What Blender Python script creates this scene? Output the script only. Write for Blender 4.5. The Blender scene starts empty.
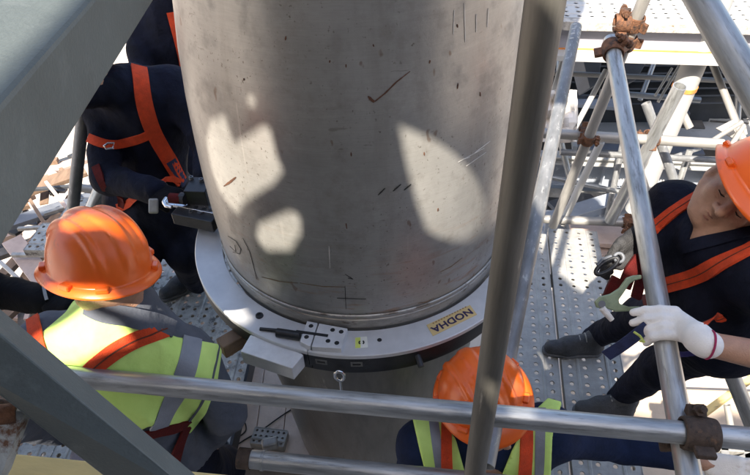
import bpy, bmesh, math, random
import numpy as np
from mathutils import Vector, Matrix
random.seed(7); np.random.seed(7)
R = math.radians
scene = bpy.context.scene
col = scene.collection

# ------------------------------------------------------------------ camera
CAMZ = 2.3; FPX = 620.0; PITCH = 0.716; ROLL = 0.0406
_fw = np.array([0, math.cos(PITCH), -math.sin(PITCH)])
_dn = np.array([0, -math.sin(PITCH), -math.cos(PITCH)])
_rt = np.array([1.0, 0, 0])
_u = math.cos(ROLL) * _rt + math.sin(ROLL) * _dn
_v = -math.sin(ROLL) * _rt + math.cos(ROLL) * _dn
CAM = np.array([0, 0, CAMZ])
cd = bpy.data.cameras.new('camera'); cam = bpy.data.objects.new('camera', cd); col.objects.link(cam)
cd.sensor_width = 36; cd.lens = FPX / 750 * 36; cd.clip_start = 0.02; cd.clip_end = 500
cam.matrix_world = Matrix(((_u[0], -_v[0], -_fw[0], 0), (_u[1], -_v[1], -_fw[1], 0), (_u[2], -_v[2], -_fw[2], CAMZ), (0, 0, 0, 1)))
scene.camera = cam

# ------------------------------------------------------------------ light
SUN_EL = R(48); SUN_AZ = np.array([-0.41, -0.912])          # horizontal direction towards the sun
SUN_AZ = SUN_AZ / np.linalg.norm(SUN_AZ)
SUN = np.array([SUN_AZ[0] * math.cos(SUN_EL), SUN_AZ[1] * math.cos(SUN_EL), math.sin(SUN_EL)])
world = bpy.data.worlds.new('World'); scene.world = world; world.use_nodes = True
wn = world.node_tree; bg = wn.nodes['Background']
sky = wn.nodes.new('ShaderNodeTexSky'); sky.sky_type = 'NISHITA'; sky.sun_disc = False
sky.sun_elevation = SUN_EL; sky.sun_rotation = math.atan2(SUN_AZ[0], SUN_AZ[1])
sky.dust_density = 3.0; sky.ozone_density = 0.6
wn.links.new(sky.outputs[0], bg.inputs[0]); bg.inputs[1].default_value = 0.11
sl = bpy.data.lights.new('sun', 'SUN'); sl.energy = 4.1; sl.angle = R(0.53); sl.color = (1, 0.91, 0.78)
so = bpy.data.objects.new('sun', sl); col.objects.link(so)
so.rotation_euler = Vector(SUN).to_track_quat('Z', 'Y').to_euler()
vs = scene.view_settings
vs.view_transform = 'Standard'; vs.look = 'None'; vs.gamma = 1; vs.exposure = 1.85
vs.use_curve_mapping = False

# ------------------------------------------------------------------ helpers
def unp(x, y, d):
    return CAM + d * (_fw + (x - 375) / FPX * _u + (y - 237.5) / FPX * _v)
def onz(x, y, z):
    k = _fw + (x - 375) / FPX * _u + (y - 237.5) / FPX * _v
    return CAM + k * (z - CAMZ) / k[2]
def nrm(a):
    a = np.asarray(a, float); return a / np.linalg.norm(a)
def proj(P):
    P = np.asarray(P) - CAM; d = P @ _fw
    return 375 + FPX * (P @ _u) / d, 237.5 + FPX * (P @ _v) / d, d

def tag(o, label=None, cat=None, group=None, kind=None):
    if label: o['label'] = label
    if cat: o['category'] = cat
    if group: o['group'] = group
    if kind: o['kind'] = kind
    return o
def thing(name, label, cat, loc=(0, 0, 0), group=None, kind=None):
    o = bpy.data.objects.new(name, None); col.objects.link(o)
    o.location = Vector([float(a) for a in loc]); o.empty_display_size = 0.1
    return tag(o, label, cat, group, kind)
def root_of(p):
    m = Matrix.Translation(p.location)
    return m
def adopt(o, parent):
    """parent o (world coordinates) under an object that is only translated, or whose matrix_basis is final"""
    if parent is None: return o
    o.parent = parent
    M = parent.matrix_basis.copy(); q = parent
    while q.parent is not None:
        M = q.parent.matrix_basis @ q.matrix_parent_inverse @ M; q = q.parent
    o.matrix_parent_inverse = M.inverted()
    return o

class G:
    def __init__(s): s.v = []; s.f = []
    def add(s, v, f):
        n = len(s.v); s.v.extend([tuple(float(c) for c in p) for p in v]); s.f.extend([tuple(n + i for i in q) for q in f]); return s
    def box(s, c, h, ax=None):
        c = np.asarray(c, float)
        ax = np.eye(3) if ax is None else np.asarray(ax, float)
        vs_ = []
        for i in (-1, 1):
            for j in (-1, 1):
                for k in (-1, 1):
                    vs_.append(c + i * h[0] * ax[0] + j * h[1] * ax[1] + k * h[2] * ax[2])
        fl = [(0, 1, 3, 2), (4, 6, 7, 5), (0, 4, 5, 1), (2, 3, 7, 6), (0, 2, 6, 4), (1, 5, 7, 3)]
        if np.linalg.det(ax) < 0: fl = [q[::-1] for q in fl]
        return s.add(vs_, fl)
    def beam(s, p0, p1, w, h, up=(0, 0, 1)):
        p0 = np.asarray(p0, float); p1 = np.asarray(p1, float)
        d = nrm(p1 - p0); a = nrm(np.cross(up, d)); b = np.cross(d, a)
        return s.box((p0 + p1) / 2, (np.linalg.norm(p1 - p0) / 2, w / 2, h / 2), (d, a, b))
    def tube(s, p0, p1, r, seg=24, r1=None, wall=None, cap=True):
        p0 = np.asarray(p0, float); p1 = np.asarray(p1, float); r1 = r if r1 is None else r1
        d = nrm(p1 - p0); a = nrm(np.cross(d, (0.31, 0.52, 0.79) if abs(d[2]) > .9 else (0, 0, 1))); b = np.cross(d, a)
        rings = []
        def ring(p, rr): return [p + rr * (math.cos(t) * a + math.sin(t) * b) for t in np.linspace(0, 2 * math.pi, seg, endpoint=False)]
        if wall:
            rings = [ring(p0, r), ring(p1, r1), ring(p1, r1 - wall), ring(p0, r - wall), ring(p0, r)]
        else: rings = [ring(p0, r), ring(p1, r1)]
        v = [q for g in rings for q in g]; f = []
        for k in range(len(rings) - 1):
            for i in range(seg):
                j = (i + 1) % seg
                f.append((k * seg + i, k * seg + j, (k + 1) * seg + j, (k + 1) * seg + i))
        if not wall and cap:
            f.append(tuple(range(seg))[::-1]); f.append(tuple(seg + i for i in range(seg)))
        return s.add(v, f)
    def path(s, pts, r, seg=10, closed=False):
        pts = [np.asarray(p, float) for p in pts]; n = len(pts); rings = []
        ref = None
        for i, p in enumerate(pts):
            if closed: t = nrm(pts[(i + 1) % n] - pts[i - 1])
            else: t = nrm(pts[min(i + 1, n - 1)] - pts[max(i - 1, 0)])
            if ref is None: ref = nrm(np.cross(t, (0.3, 0.2, 0.9)))
            a = nrm(ref - t * (ref @ t)); ref = a; b = np.cross(t, a)
            rr = r[i] if hasattr(r, '__len__') else r
            rings += [p + rr * (math.cos(w) * a + math.sin(w) * b) for w in np.linspace(0, 2 * math.pi, seg, endpoint=False)]
        f = []
        m = n if closed else n - 1
        for k in range(m):
            k2 = (k + 1) % n
            for i in range(seg):
                j = (i + 1) % seg; f.append((k * seg + i, k * seg + j, k2 * seg + j, k2 * seg + i))
        if not closed:
            f.append(tuple(range(seg))[::-1]); f.append(tuple((n - 1) * seg + i for i in range(seg)))
        return s.add(rings, f)
    def lathe(s, prof, c=(0, 0, 0), ax=None, seg=48, a0=0, a1=2 * math.pi, closed_prof=False):
        c = np.asarray(c, float); ax = np.eye(3) if ax is None else np.asarray(ax, float)
        full = abs(a1 - a0 - 2 * math.pi) < 1e-6
        n = seg if full else seg + 1; m = len(prof); v = []; f = []
        for i in range(n):
            t = a0 + (a1 - a0) * i / seg
            for r, z in prof: v.append(c + r * (math.cos(t) * ax[0] + math.sin(t) * ax[1]) + z * ax[2])
        for i in range(seg):
            i2 = (i + 1) % n if full else i + 1
            for k in range(m if closed_prof else m - 1):
                k2 = (k + 1) % m
                f.append((i * m + k, i2 * m + k, i2 * m + k2, i * m + k2))
        if not full and closed_prof:
            f.append(tuple(range(m))); f.append(tuple((n - 1) * m + k for k in range(m))[::-1])
        return s.add(v, f)
    def prism(s, poly, vec):
        poly = [np.asarray(p, float) for p in poly]; vec = np.asarray(vec, float); n = len(poly)
        nn = sum(np.cross(poly[i] - poly[0], poly[(i + 1) % n] - poly[0]) for i in range(n))
        if nn @ vec > 0: poly = poly[::-1]
        f = [tuple(range(n)), tuple(2 * n - 1 - i for i in range(n))]
        for i in range(n):
            j = (i + 1) % n; f.append((j, i, n + i, n + j))
        return s.add(poly + [p + vec for p in poly], f)

def mk(name, v, f, mat, parent=None, smooth=False, bevel=0, **kw):
    me = bpy.data.meshes.new(name)
    me.from_pydata([tuple(map(float, p)) for p in v], [], [tuple(map(int, q)) for q in f]); me.update()
    o = bpy.data.objects.new(name, me); col.objects.link(o)
    if mat: me.materials.append(mat)
    if smooth:
        me.polygons.foreach_set('use_smooth', [True] * len(me.polygons))
        if smooth != 'all':
            try: me.set_sharp_from_angle(angle=R(38))
            except Exception: pass
    if bevel:
        b = o.modifiers.new('bevel', 'BEVEL'); b.width = bevel; b.segments = 2; b.limit_method = 'ANGLE'; b.angle_limit = R(35)
        b.harden_normals = False
    tag(o, **kw)
    return adopt(o, parent)
def gobj(name, g, mat, parent=None, smooth=False, bevel=0, **kw):
    return mk(name, g.v, g.f, mat, parent, smooth, bevel, **kw)

# ------------------------------------------------------------------ materials
def mat(name, c, rough=0.6, metal=0.0, var=0.25, scale=12.0, bump=0.0, bscale=60.0, c2=None, stretch=None, spec=0.5, cover=None, detail=5, coords='Object'):
    m = bpy.data.materials.new(name); m.use_nodes = True
    nt = m.node_tree; N = nt.nodes; L = nt.links; b = N['Principled BSDF']
    b.inputs['Roughness'].default_value = rough; b.inputs['Metallic'].default_value = metal
    b.inputs['Specular IOR Level'].default_value = spec
    tc = N.new('ShaderNodeTexCoord'); mp = N.new('ShaderNodeMapping'); L.new(tc.outputs[coords], mp.inputs[0])
    if stretch: mp.inputs['Scale'].default_value = stretch
    nz = N.new('ShaderNodeTexNoise'); nz.inputs['Scale'].default_value = scale; nz.inputs['Detail'].default_value = detail
    nz.inputs['Roughness'].default_value = 0.62
    L.new(mp.outputs[0], nz.inputs[0])
    rp = N.new('ShaderNodeValToRGB'); L.new(nz.outputs['Fac'], rp.inputs[0])
    c = np.array(c, float); d = np.array(c2, float) if c2 is not None else c * (1 - var)
    e = c if c2 is not None else np.clip(c * (1 + var * .7), 0, 1)
    rp.color_ramp.elements[0].position = 0.33; rp.color_ramp.elements[0].color = (*d, 1)
    rp.color_ramp.elements[1].position = 0.67; rp.color_ramp.elements[1].color = (*e, 1)
    out = rp.outputs[0]
    if cover:      # (colour, scale, threshold, softness): patches of rust / dirt / worn paint
        for (cc, sc, th, sf) in cover:
            n2 = N.new('ShaderNodeTexNoise'); n2.inputs['Scale'].default_value = sc; n2.inputs['Detail'].default_value = 7; n2.inputs['Roughness'].default_value = 0.68
            L.new(mp.outputs[0], n2.inputs[0])
            r2 = N.new('ShaderNodeValToRGB'); r2.color_ramp.elements[0].position = th; r2.color_ramp.elements[1].position = min(1, th + sf)
            r2.color_ramp.elements[0].color = (0, 0, 0, 1); r2.color_ramp.elements[1].color = (1, 1, 1, 1)
            L.new(n2.outputs['Fac'], r2.inputs[0])
            mx = N.new('ShaderNodeMix'); mx.data_type = 'RGBA'
            L.new(r2.outputs[0], mx.inputs['Factor']); L.new(out, mx.inputs['A']); mx.inputs['B'].default_value = (*cc, 1)
            out = mx.outputs['Result']
    L.new(out, b.inputs['Base Color'])
    rr = N.new('ShaderNodeMapRange'); rr.inputs['To Min'].default_value = max(0.03, rough - .12); rr.inputs['To Max'].default_value = min(1, rough + .14)
    L.new(nz.outputs['Fac'], rr.inputs[0]); L.new(rr.outputs[0], b.inputs['Roughness'])
    if bump:
        nb = N.new('ShaderNodeTexNoise'); nb.inputs['Scale'].default_value = bscale; nb.inputs['Detail'].default_value = 4
        L.new(mp.outputs[0], nb.inputs[0])
        bp = N.new('ShaderNodeBump'); bp.inputs['Strength'].default_value = bump; bp.inputs['Distance'].default_value = 0.01
        L.new(nb.outputs['Fac'], bp.inputs['Height']); L.new(bp.outputs[0], b.inputs['Normal'])
    return m

M = {}
M['galv'] = mat('galvanised steel tube', (0.43, 0.44, 0.44), 0.36, 0.6, 0.35, 45, 0.08, 200, stretch=(1, 1, 0.12),
                cover=[((0.20, 0.20, 0.19), 60, 0.54, 0.14), ((0.16, 0.11, 0.07), 26, 0.70, 0.05), ((0.07, 0.07, 0.07), 140, 0.70, 0.05)])
M['galv_dull'] = mat('weathered grey tube', (0.135, 0.128, 0.112), 0.58, 0.35, 0.45, 25, 0.08, 140, stretch=(1, 1, 0.1),
                cover=[((0.085, 0.078, 0.06), 12, 0.56, 0.16), ((0.33, 0.31, 0.27), 45, 0.64, 0.08), ((0.06, 0.05, 0.04), 110, 0.69, 0.04)])
M['galv_pale'] = mat('pale zinc tube', (0.33, 0.32, 0.30), 0.5, 0.35, 0.25, 30, 0.05, 150, stretch=(1, 1, 0.15),
                cover=[((0.28, 0.27, 0.25), 40, 0.62, 0.1), ((0.30, 0.16, 0.07), 22, 0.71, 0.06)])
M['galv_mottled'] = mat('mottled zinc tube', (0.23, 0.235, 0.24), 0.5, 0.4, 0.3, 30, 0.05, 150, stretch=(1, 1, 0.35),
                cover=[((0.42, 0.42, 0.41), 60, 0.58, 0.07), ((0.14, 0.14, 0.14), 45, 0.62, 0.07)])
M['rust'] = mat('rusty clamp iron', (0.15, 0.068, 0.035), 0.85, 0.15, 0.5, 55, 0.5, 120, cover=[((0.045, 0.03, 0.024), 30, 0.5, 0.12), ((0.34, 0.13, 0.045), 45, 0.62, 0.08)])
M['rust_dark'] = mat('dark brown clamp iron', (0.075, 0.05, 0.036), 0.75, 0.25, 0.4, 55, 0.4, 140, cover=[((0.16, 0.09, 0.05), 40, 0.6, 0.1), ((0.03, 0.024, 0.02), 60, 0.58, 0.1)])
M['girder'] = mat('grey painted girder', (0.105, 0.124, 0.122), 0.6, 0.0, 0.16, 9, 0.12, 260, cover=[((0.15, 0.17, 0.167), 22, 0.56, 0.2), ((0.05, 0.055, 0.055), 150, 0.68, 0.05), ((0.20, 0.19, 0.16), 60, 0.70, 0.04)])
M['ring'] = mat('machined aluminium', (0.62, 0.62, 0.62), 0.36, 0.3, 0.12, 9, 0.02, 220, cover=[((0.52, 0.52, 0.53), 5, 0.55, 0.2), ((0.30, 0.30, 0.30), 70, 0.70, 0.05)])
M['block'] = mat('bare aluminium block', (0.66, 0.66, 0.66), 0.4, 0.3, 0.1, 30, 0.03, 200, cover=[((0.42, 0.41, 0.40), 60, 0.68, 0.06)])
M['black'] = mat('black oxide steel', (0.025, 0.026, 0.029), 0.42, 0.2, 0.35, 30, 0.04, 160, cover=[((0.11, 0.11, 0.11), 60, 0.7, 0.05)])
M['hole'] = mat('dark bore', (0.012, 0.012, 0.013), 0.6, 0.0, 0.2, 20)
M['chrome'] = mat('bright steel', (0.7, 0.7, 0.71), 0.22, 0.95, 0.12, 40)
M['plank'] = mat('zinc scaffold plank', (0.37, 0.362, 0.34), 0.55, 0.25, 0.2, 14, 0.1, 120, cover=[((0.33, 0.32, 0.30), 9, 0.56, 0.14), ((0.26, 0.15, 0.08), 30, 0.685, 0.06), ((0.52, 0.51, 0.49), 20, 0.64, 0.05), ((0.09, 0.08, 0.07), 80, 0.70, 0.05)])
M['plank_old'] = mat('worn dirty scaffold plank', (0.42, 0.41, 0.38), 0.6, 0.25, 0.3, 18, 0.15, 120, cover=[((0.13, 0.12, 0.11), 16, 0.53, 0.1), ((0.20, 0.105, 0.05), 22, 0.63, 0.07), ((0.66, 0.65, 0.62), 28, 0.62, 0.05), ((0.05, 0.045, 0.04), 70, 0.66, 0.05)])
M['ground'] = mat('pale dusty concrete', (0.46, 0.40, 0.34), 0.9, 0, 0.12, 1.2, 0.2, 30, cover=[((0.50, 0.42, 0.35), 0.5, 0.52, 0.1), ((0.42, 0.36, 0.30), 9, 0.66, 0.08)])
M['white_paint'] = mat('white painted steel', (0.40, 0.40, 0.39), 0.55, 0, 0.08, 6, 0.03, 80, cover=[((0.30, 0.295, 0.28), 5, 0.56, 0.12), ((0.38, 0.17, 0.06), 11, 0.70, 0.05)])
M['blue_steel'] = mat('blue grey primed steel', (0.33, 0.36, 0.41), 0.6, 0, 0.15, 6, 0.03, 80, cover=[((0.52, 0.53, 0.55), 14, 0.62, 0.06), ((0.16, 0.12, 0.10), 30, 0.70, 0.05)])
M['lavender'] = mat('pale lilac fascia paint', (0.27, 0.27, 0.31), 0.6, 0, 0.1, 6, 0.02, 80, cover=[((0.40, 0.22, 0.10), 14, 0.72, 0.05)])
M['dark_steel'] = mat('dark grey steel', (0.045, 0.05, 0.058), 0.6, 0.1, 0.3, 5, 0.05, 60)
M['mid_steel'] = mat('mid grey steel', (0.13, 0.14, 0.16), 0.6, 0.1, 0.25, 5, 0.05, 60, cover=[((0.2, 0.12, 0.07), 22, 0.72, 0.05)])
M['dirt'] = mat('brown dirty timber', (0.20, 0.13, 0.085), 0.85, 0, 0.35, 14, 0.3, 60, stretch=(1, 0.2, 1), cover=[((0.10, 0.06, 0.04), 9, 0.58, 0.1)])
M['timber'] = mat('pale sawn timber', (0.62, 0.46, 0.19), 0.75, 0, 0.2, 14, 0.15, 80, stretch=(0.12, 1, 1), cover=[((0.33, 0.22, 0.11), 14, 0.64, 0.06)])
M['pinkwood'] = mat('pinkish pale board', (0.44, 0.335, 0.285), 0.8, 0, 0.15, 10, 0.1, 80)
M['paleboard'] = mat('pale dusty board', (0.66, 0.55, 0.47), 0.85, 0, 0.12, 10, 0.15, 80, cover=[((0.45, 0.35, 0.28), 14, 0.6, 0.1)])
M['helmet'] = mat('orange hard hat plastic', (0.80, 0.135, 0.015), 0.30, 0, 0.05, 5, 0.015, 200, c2=(0.72, 0.115, 0.014), cover=[((0.50, 0.10, 0.03), 14, 0.60, 0.14), ((0.30, 0.07, 0.03), 70, 0.70, 0.05), ((0.80, 0.36, 0.20), 100, 0.72, 0.03)])
M['navy'] = mat('navy work cloth', (0.0085, 0.0105, 0.022), 0.85, 0, 0.5, 10, 0.6, 38, spec=0.15)
M['blue'] = mat('dark blue work cloth', (0.013, 0.022, 0.058), 0.9, 0, 0.3, 14, 0.35, 55, spec=0.15)
M['blackcloth'] = mat('black work cloth', (0.006, 0.006, 0.008), 0.9, 0, 0.3, 14, 0.35, 55, spec=0.15)
M['greycloth'] = mat('slate grey shirt cloth', (0.10, 0.11, 0.135), 0.9, 0, 0.18, 16, 0.3, 60, spec=0.15)
M['vest'] = mat('lime high visibility cloth', (0.64, 0.86, 0.25), 0.8, 0, 0.12, 9, 0.3, 45, spec=0.2, c2=(0.55, 0.78, 0.20), cover=[((0.42, 0.60, 0.17), 8, 0.66, 0.1)])
M['reflect'] = mat('grey reflective tape', (0.23, 0.245, 0.28), 0.45, 0.15, 0.12, 20, 0.1, 180)
M['strap'] = mat('orange red webbing', (0.66, 0.070, 0.020), 0.75, 0, 0.18, 40, 0.5, 420, spec=0.25, cover=[((0.34, 0.04, 0.02), 28, 0.62, 0.12)])
M['strap_dark'] = mat('dark red webbing', (0.10, 0.010, 0.009), 0.8, 0, 0.25, 40, 0.5, 420, spec=0.2)
M['stitch'] = mat('dark stitching', (0.12, 0.03, 0.015), 0.9, 0, 0.3, 200)
M['lanyard'] = mat('navy blue webbing', (0.016, 0.026, 0.085), 0.8, 0, 0.25, 40, 0.4, 300)
M['skin'] = mat('sun tanned skin', (0.40, 0.225, 0.15), 0.48, 0, 0.14, 30, 0.25, 260, spec=0.4, cover=[((0.34, 0.15, 0.10), 22, 0.60, 0.15)])
M['lip'] = mat('lip skin', (0.27, 0.115, 0.085), 0.5, 0, 0.15, 40)
M['hair'] = mat('black hair', (0.012, 0.01, 0.009), 0.6, 0, 0.3, 80, 0.5, 300)
M['glove'] = mat('white cotton glove', (0.80, 0.775, 0.74), 0.9, 0, 0.08, 18, 0.3, 320, spec=0.15, cover=[((0.55, 0.46, 0.36), 20, 0.60, 0.14)])
M['glove_grey'] = mat('grey knitted glove', (0.055, 0.055, 0.058), 0.95, 0, 0.25, 50, 0.6, 260, spec=0.1, cover=[((0.025, 0.025, 0.025), 25, 0.56, 0.12)])
M['cuff'] = mat('magenta glove hem', (0.32, 0.02, 0.08), 0.85, 0, 0.2, 80)
M['shoe'] = mat('charcoal work shoe', (0.05, 0.053, 0.06), 0.7, 0, 0.35, 45, 0.3, 160)
M['shoe_sole'] = mat('grey rubber sole', (0.11, 0.11, 0.115), 0.8, 0, 0.3, 60)
M['shoe_pale'] = mat('pale grey shoe panel', (0.52, 0.50, 0.47), 0.8, 0, 0.2, 60)
M['hook'] = mat('pale green coated hook', (0.24, 0.29, 0.18), 0.45, 0.25, 0.25, 40, 0.08, 120, cover=[((0.20, 0.22, 0.16), 40, 0.6, 0.1), ((0.65, 0.64, 0.58), 60, 0.66, 0.05)])
M['sticker'] = mat('ochre paper sticker', (0.62, 0.46, 0.20), 0.6, 0, 0.06, 30)
M['sticker_white'] = mat('cream white sticker', (0.72, 0.71, 0.62), 0.55, 0, 0.05, 30)
M['sticker_yellow'] = mat('yellow green print', (0.60, 0.66, 0.14), 0.55, 0, 0.05, 30)
M['ink'] = mat('dark violet ink', (0.022, 0.012, 0.065), 0.6, 0, 0.1, 30)
M['inkbrown'] = mat('brown ink', (0.30, 0.17, 0.07), 0.6, 0, 0.1, 30)
M['mark'] = mat('dark marker line', (0.022, 0.02, 0.018), 0.7, 0, 0.3, 40)
M['rustmark'] = mat('rust brown gouge', (0.10, 0.042, 0.022), 0.8, 0, 0.4, 60)
M['cable'] = mat('black rubber cable', (0.012, 0.012, 0.013), 0.55, 0, 0.2, 40)
M['mask_sheet'] = mat('grey tarpaulin', (0.06, 0.065, 0.07), 0.8, 0, 0.2, 4, 0.1, 30)  # for the added overhead sheet that masks the sun
M['orange_paint'] = mat('orange rust paint', (0.62, 0.24, 0.06), 0.7, 0, 0.3, 20)
M['jumble'] = mat('concrete rubble grey', (0.12, 0.11, 0.10), 0.85, 0, 0.4, 9, 0.4, 40)

def pipe_material():
    m = bpy.data.materials.new('stained pipe steel'); m.use_nodes = True
    nt = m.node_tree; N = nt.nodes; L = nt.links; b = N['Principled BSDF']
    tc = N.new('ShaderNodeTexCoord')
    def noise(scale, st=(1, 1, 1), det=6, rgh=0.65, dist=0):
        mp = N.new('ShaderNodeMapping'); mp.inputs['Scale'].default_value = st; L.new(tc.outputs['Object'], mp.inputs[0])
        n = N.new('ShaderNodeTexNoise'); n.inputs['Scale'].default_value = scale; n.inputs['Detail'].default_value = det; n.inputs['Roughness'].default_value = rgh
        n.inputs['Distortion'].default_value = dist; L.new(mp.outputs[0], n.inputs[0]); return n.outputs['Fac']
    def ramp(src, a, c, ca=(0, 0, 0), cb=(1, 1, 1)):
        r = N.new('ShaderNodeValToRGB'); r.color_ramp.elements[0].position = a; r.color_ramp.elements[1].position = c
        r.color_ramp.elements[0].color = (*ca, 1); r.color_ramp.elements[1].color = (*cb, 1); L.new(src, r.inputs[0]); return r.outputs[0]
    def mixc(f, a, c):
        x = N.new('ShaderNodeMix'); x.data_type = 'RGBA'; L.new(f, x.inputs['Factor'])
        if isinstance(a, tuple): x.inputs['A'].default_value = (*a, 1)
        else: L.new(a, x.inputs['A'])
        if isinstance(c, tuple): x.inputs['B'].default_value = (*c, 1)
        else: L.new(c, x.inputs['B'])
        return x.outputs['Result']
    def mul(a, c):
        x = N.new('ShaderNodeMath'); x.operation = 'MULTIPLY'; L.new(a, x.inputs[0])
        if isinstance(c, (int, float)): x.inputs[1].default_value = c
        else: L.new(c, x.inputs[1])
        return x.outputs[0]
    base = ramp(noise(3.2, (1, 1, 0.6), 8), 0.3, 0.72, (0.225, 0.22, 0.207), (0.39, 0.383, 0.362))
    streak = ramp(noise(6, (1, 1, 9), 5), 0.5, 0.75)
    base = mixc(mul(streak, 0.4), base, (0.38, 0.37, 0.345))
    brush = ramp(noise(22, (1, 1, 14), 3, 0.6), 0.42, 0.7)
    base = mixc(mul(brush, 0.12), base, (0.13, 0.122, 0.108))
    runs = ramp(noise(9, (1, 1, 0.12), 5, 0.6), 0.56, 0.74)
    base = mixc(mul(runs, 0.35), base, (0.15, 0.132, 0.108))
    grime = ramp(noise(14, (1, 1, 1), 7, 0.7), 0.5, 0.8)
    base = mixc(mul(grime, 0.5), base, (0.12, 0.105, 0.085))
    # fine pits and specks, clustered
    spk = ramp(noise(150, (1, 1, 0.8), 2, 0.5), 0.66, 0.72)
    clu = ramp(noise(5, (1, 1, 1), 3), 0.42, 0.6)
    base = mixc(mul(mul(spk, clu), 0.8), base, (0.075, 0.055, 0.04))
    spk2 = ramp(noise(42, (1, 1, 0.55), 2, 0.4), 0.71, 0.75)
    base = mixc(mul(spk2, 0.6), base, (0.13, 0.07, 0.04))
    # pale scuffs and fine scratches
    sc = ramp(noise(30, (1, 1, 0.09), 3, 0.5, 0.4), 0.70, 0.76)
    base = mixc(mul(sc, 0.28), base, (0.50, 0.48, 0.44))
    sc2 = ramp(noise(34, (0.4, 0.4, 1.6), 3, 0.5, 1.2), 0.70, 0.74)
    base = mixc(mul(sc2, 0.4), base, (0.09, 0.075, 0.06))
    # rust bloom low on the pipe, in horizontal smears (a band that belongs to the cut line)
    sep = N.new('ShaderNodeSeparateXYZ'); L.new(tc.outputs['Object'], sep.inputs[0])
    mr = N.new('ShaderNodeMapRange'); mr.inputs[1].default_value = 0.36; mr.inputs[2].default_value = 0.03; L.new(sep.outputs['Z'], mr.inputs[0])
    rb = ramp(noise(7, (1, 1, 7), 6), 0.56, 0.68)
    base = mixc(mul(mul(rb, mr.outputs[0]), 0.8), base, (0.26, 0.125, 0.05))
    L.new(base, b.inputs['Base Color'])
    b.inputs['Metallic'].default_value = 0.35; b.inputs['Roughness'].default_value = 0.45
    rg = N.new('ShaderNodeMapRange'); rg.inputs['To Min'].default_value = 0.36; rg.inputs['To Max'].default_value = 0.6; L.new(grime, rg.inputs[0]); L.new(rg.outputs[0], b.inputs['Roughness'])
    bp = N.new('ShaderNodeBump'); bp.inputs['Strength'].default_value = 0.12; bp.inputs['Distance'].default_value = 0.004
    L.new(noise(60, (1, 1, 1), 5), bp.inputs['Height']); L.new(bp.outputs[0], b.inputs['Normal'])
    return m
M['pipe'] = pipe_material()

# ================================================================== LARGE STRUCTURE
SA = R(9.7)
E1 = np.array([math.cos(SA), -math.sin(SA), 0]); E2 = np.array([math.sin(SA), math.cos(SA), 0]); EZ = np.array([0, 0, 1.0])
GZ = -3.4

# ground, one sheet to the horizon
g = G(); n = 24; xs = [-240 + 20 * i for i in range(25)]
for j in range(25):
    for i in range(25): g.v.append((xs[i], xs[j], GZ))
g.f = [(j * 25 + i, j * 25 + i + 1, (j + 1) * 25 + i + 1, (j + 1) * 25 + i) for j in range(24) for i in range(24)]
gobj('ground', g, M['ground'], kind='structure')

# ---------------------------------------------------------------- the big pipe
AX, AY, RZ = -0.0389, 1.5681, 0.9973
pipe = thing('steel_pipe', 'huge upright steel pipe, stained grey, standing through the ring at centre', 'pipe', (AX, AY, GZ))
prof = [(0.440, -0.04), (0.447, 0.006), (0.4475, 0.03), (0.4505, 0.10), (0.4545, 0.20), (0.4555, 0.30), (0.453, 0.42), (0.4475, 0.55), (0.437, 0.68), (0.424, 0.78), (0.412, 0.9), (0.402, 1.1), (0.396, 1.5), (0.394, 2.4)]
def dense(p, k):
    p = np.array(p); t = np.arange(len(p)); tt = np.linspace(0, len(p) - 1, (len(p) - 1) * k + 1)
    return [(np.interp(x, t, p[:, 0]), np.interp(x, t, p[:, 1])) for x in tt]
g = G().lathe(dense(prof, 3), seg=160)
o = gobj('barrel', g, M['pipe'], None, 'all'); o.location = (AX, AY, RZ); adopt(o, pipe)
# machined bright band at the bottom of the barrel
g = G().lathe([(0.4462, 0.0), (0.4500, 0.004), (0.4508, 0.028), (0.4502, 0.034), (0.4475, 0.036)], seg=160)
o = gobj('machined_band', g, mat('scraped band steel', (0.33, 0.31, 0.275), 0.4, 0.5, 0.3, 16, 0.1, 90, cover=[((0.13, 0.10, 0.075), 22, 0.56, 0.1), ((0.50, 0.48, 0.44), 14, 0.62, 0.06)], stretch=(1, 1, 3)), None, True); o.location = (AX, AY, RZ); adopt(o, pipe)
g = G().lathe([(0.4495, 0.049), (0.4530, 0.051), (0.4534, 0.055), (0.4505, 0.057)], seg=160)
o = gobj('scored_line', g, mat('pale scored line', (0.42, 0.40, 0.36), 0.4, 0.4, 0.4, 14, cover=[((0.15, 0.12, 0.09), 12, 0.5, 0.1)]), None, True); o.location = (AX, AY, RZ); adopt(o, pipe)
lower = [(0.432, -0.05), (0.425, -0.09), (0.388, -0.51), (0.364, -0.68), (0.350, -0.89), (0.317, -1.22), (0.30, -1.5), (0.30, GZ - RZ)]
g = G().lathe(dense(lower, 2), seg=120)
o = gobj('lower_cone', g, mat('oily dark pipe steel', (0.215, 0.20, 0.18), 0.36, 0.4, 0.45, 6, 0.1, 60, cover=[((0.12, 0.10, 0.08), 4, 0.54, 0.14), ((0.46, 0.42, 0.36), 18, 0.64, 0.08), ((0.03, 0.025, 0.02), 12, 0.60, 0.1)], stretch=(1, 1, 0.25)), None, 'all'); o.location = (AX, AY, RZ); adopt(o, pipe)

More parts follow.
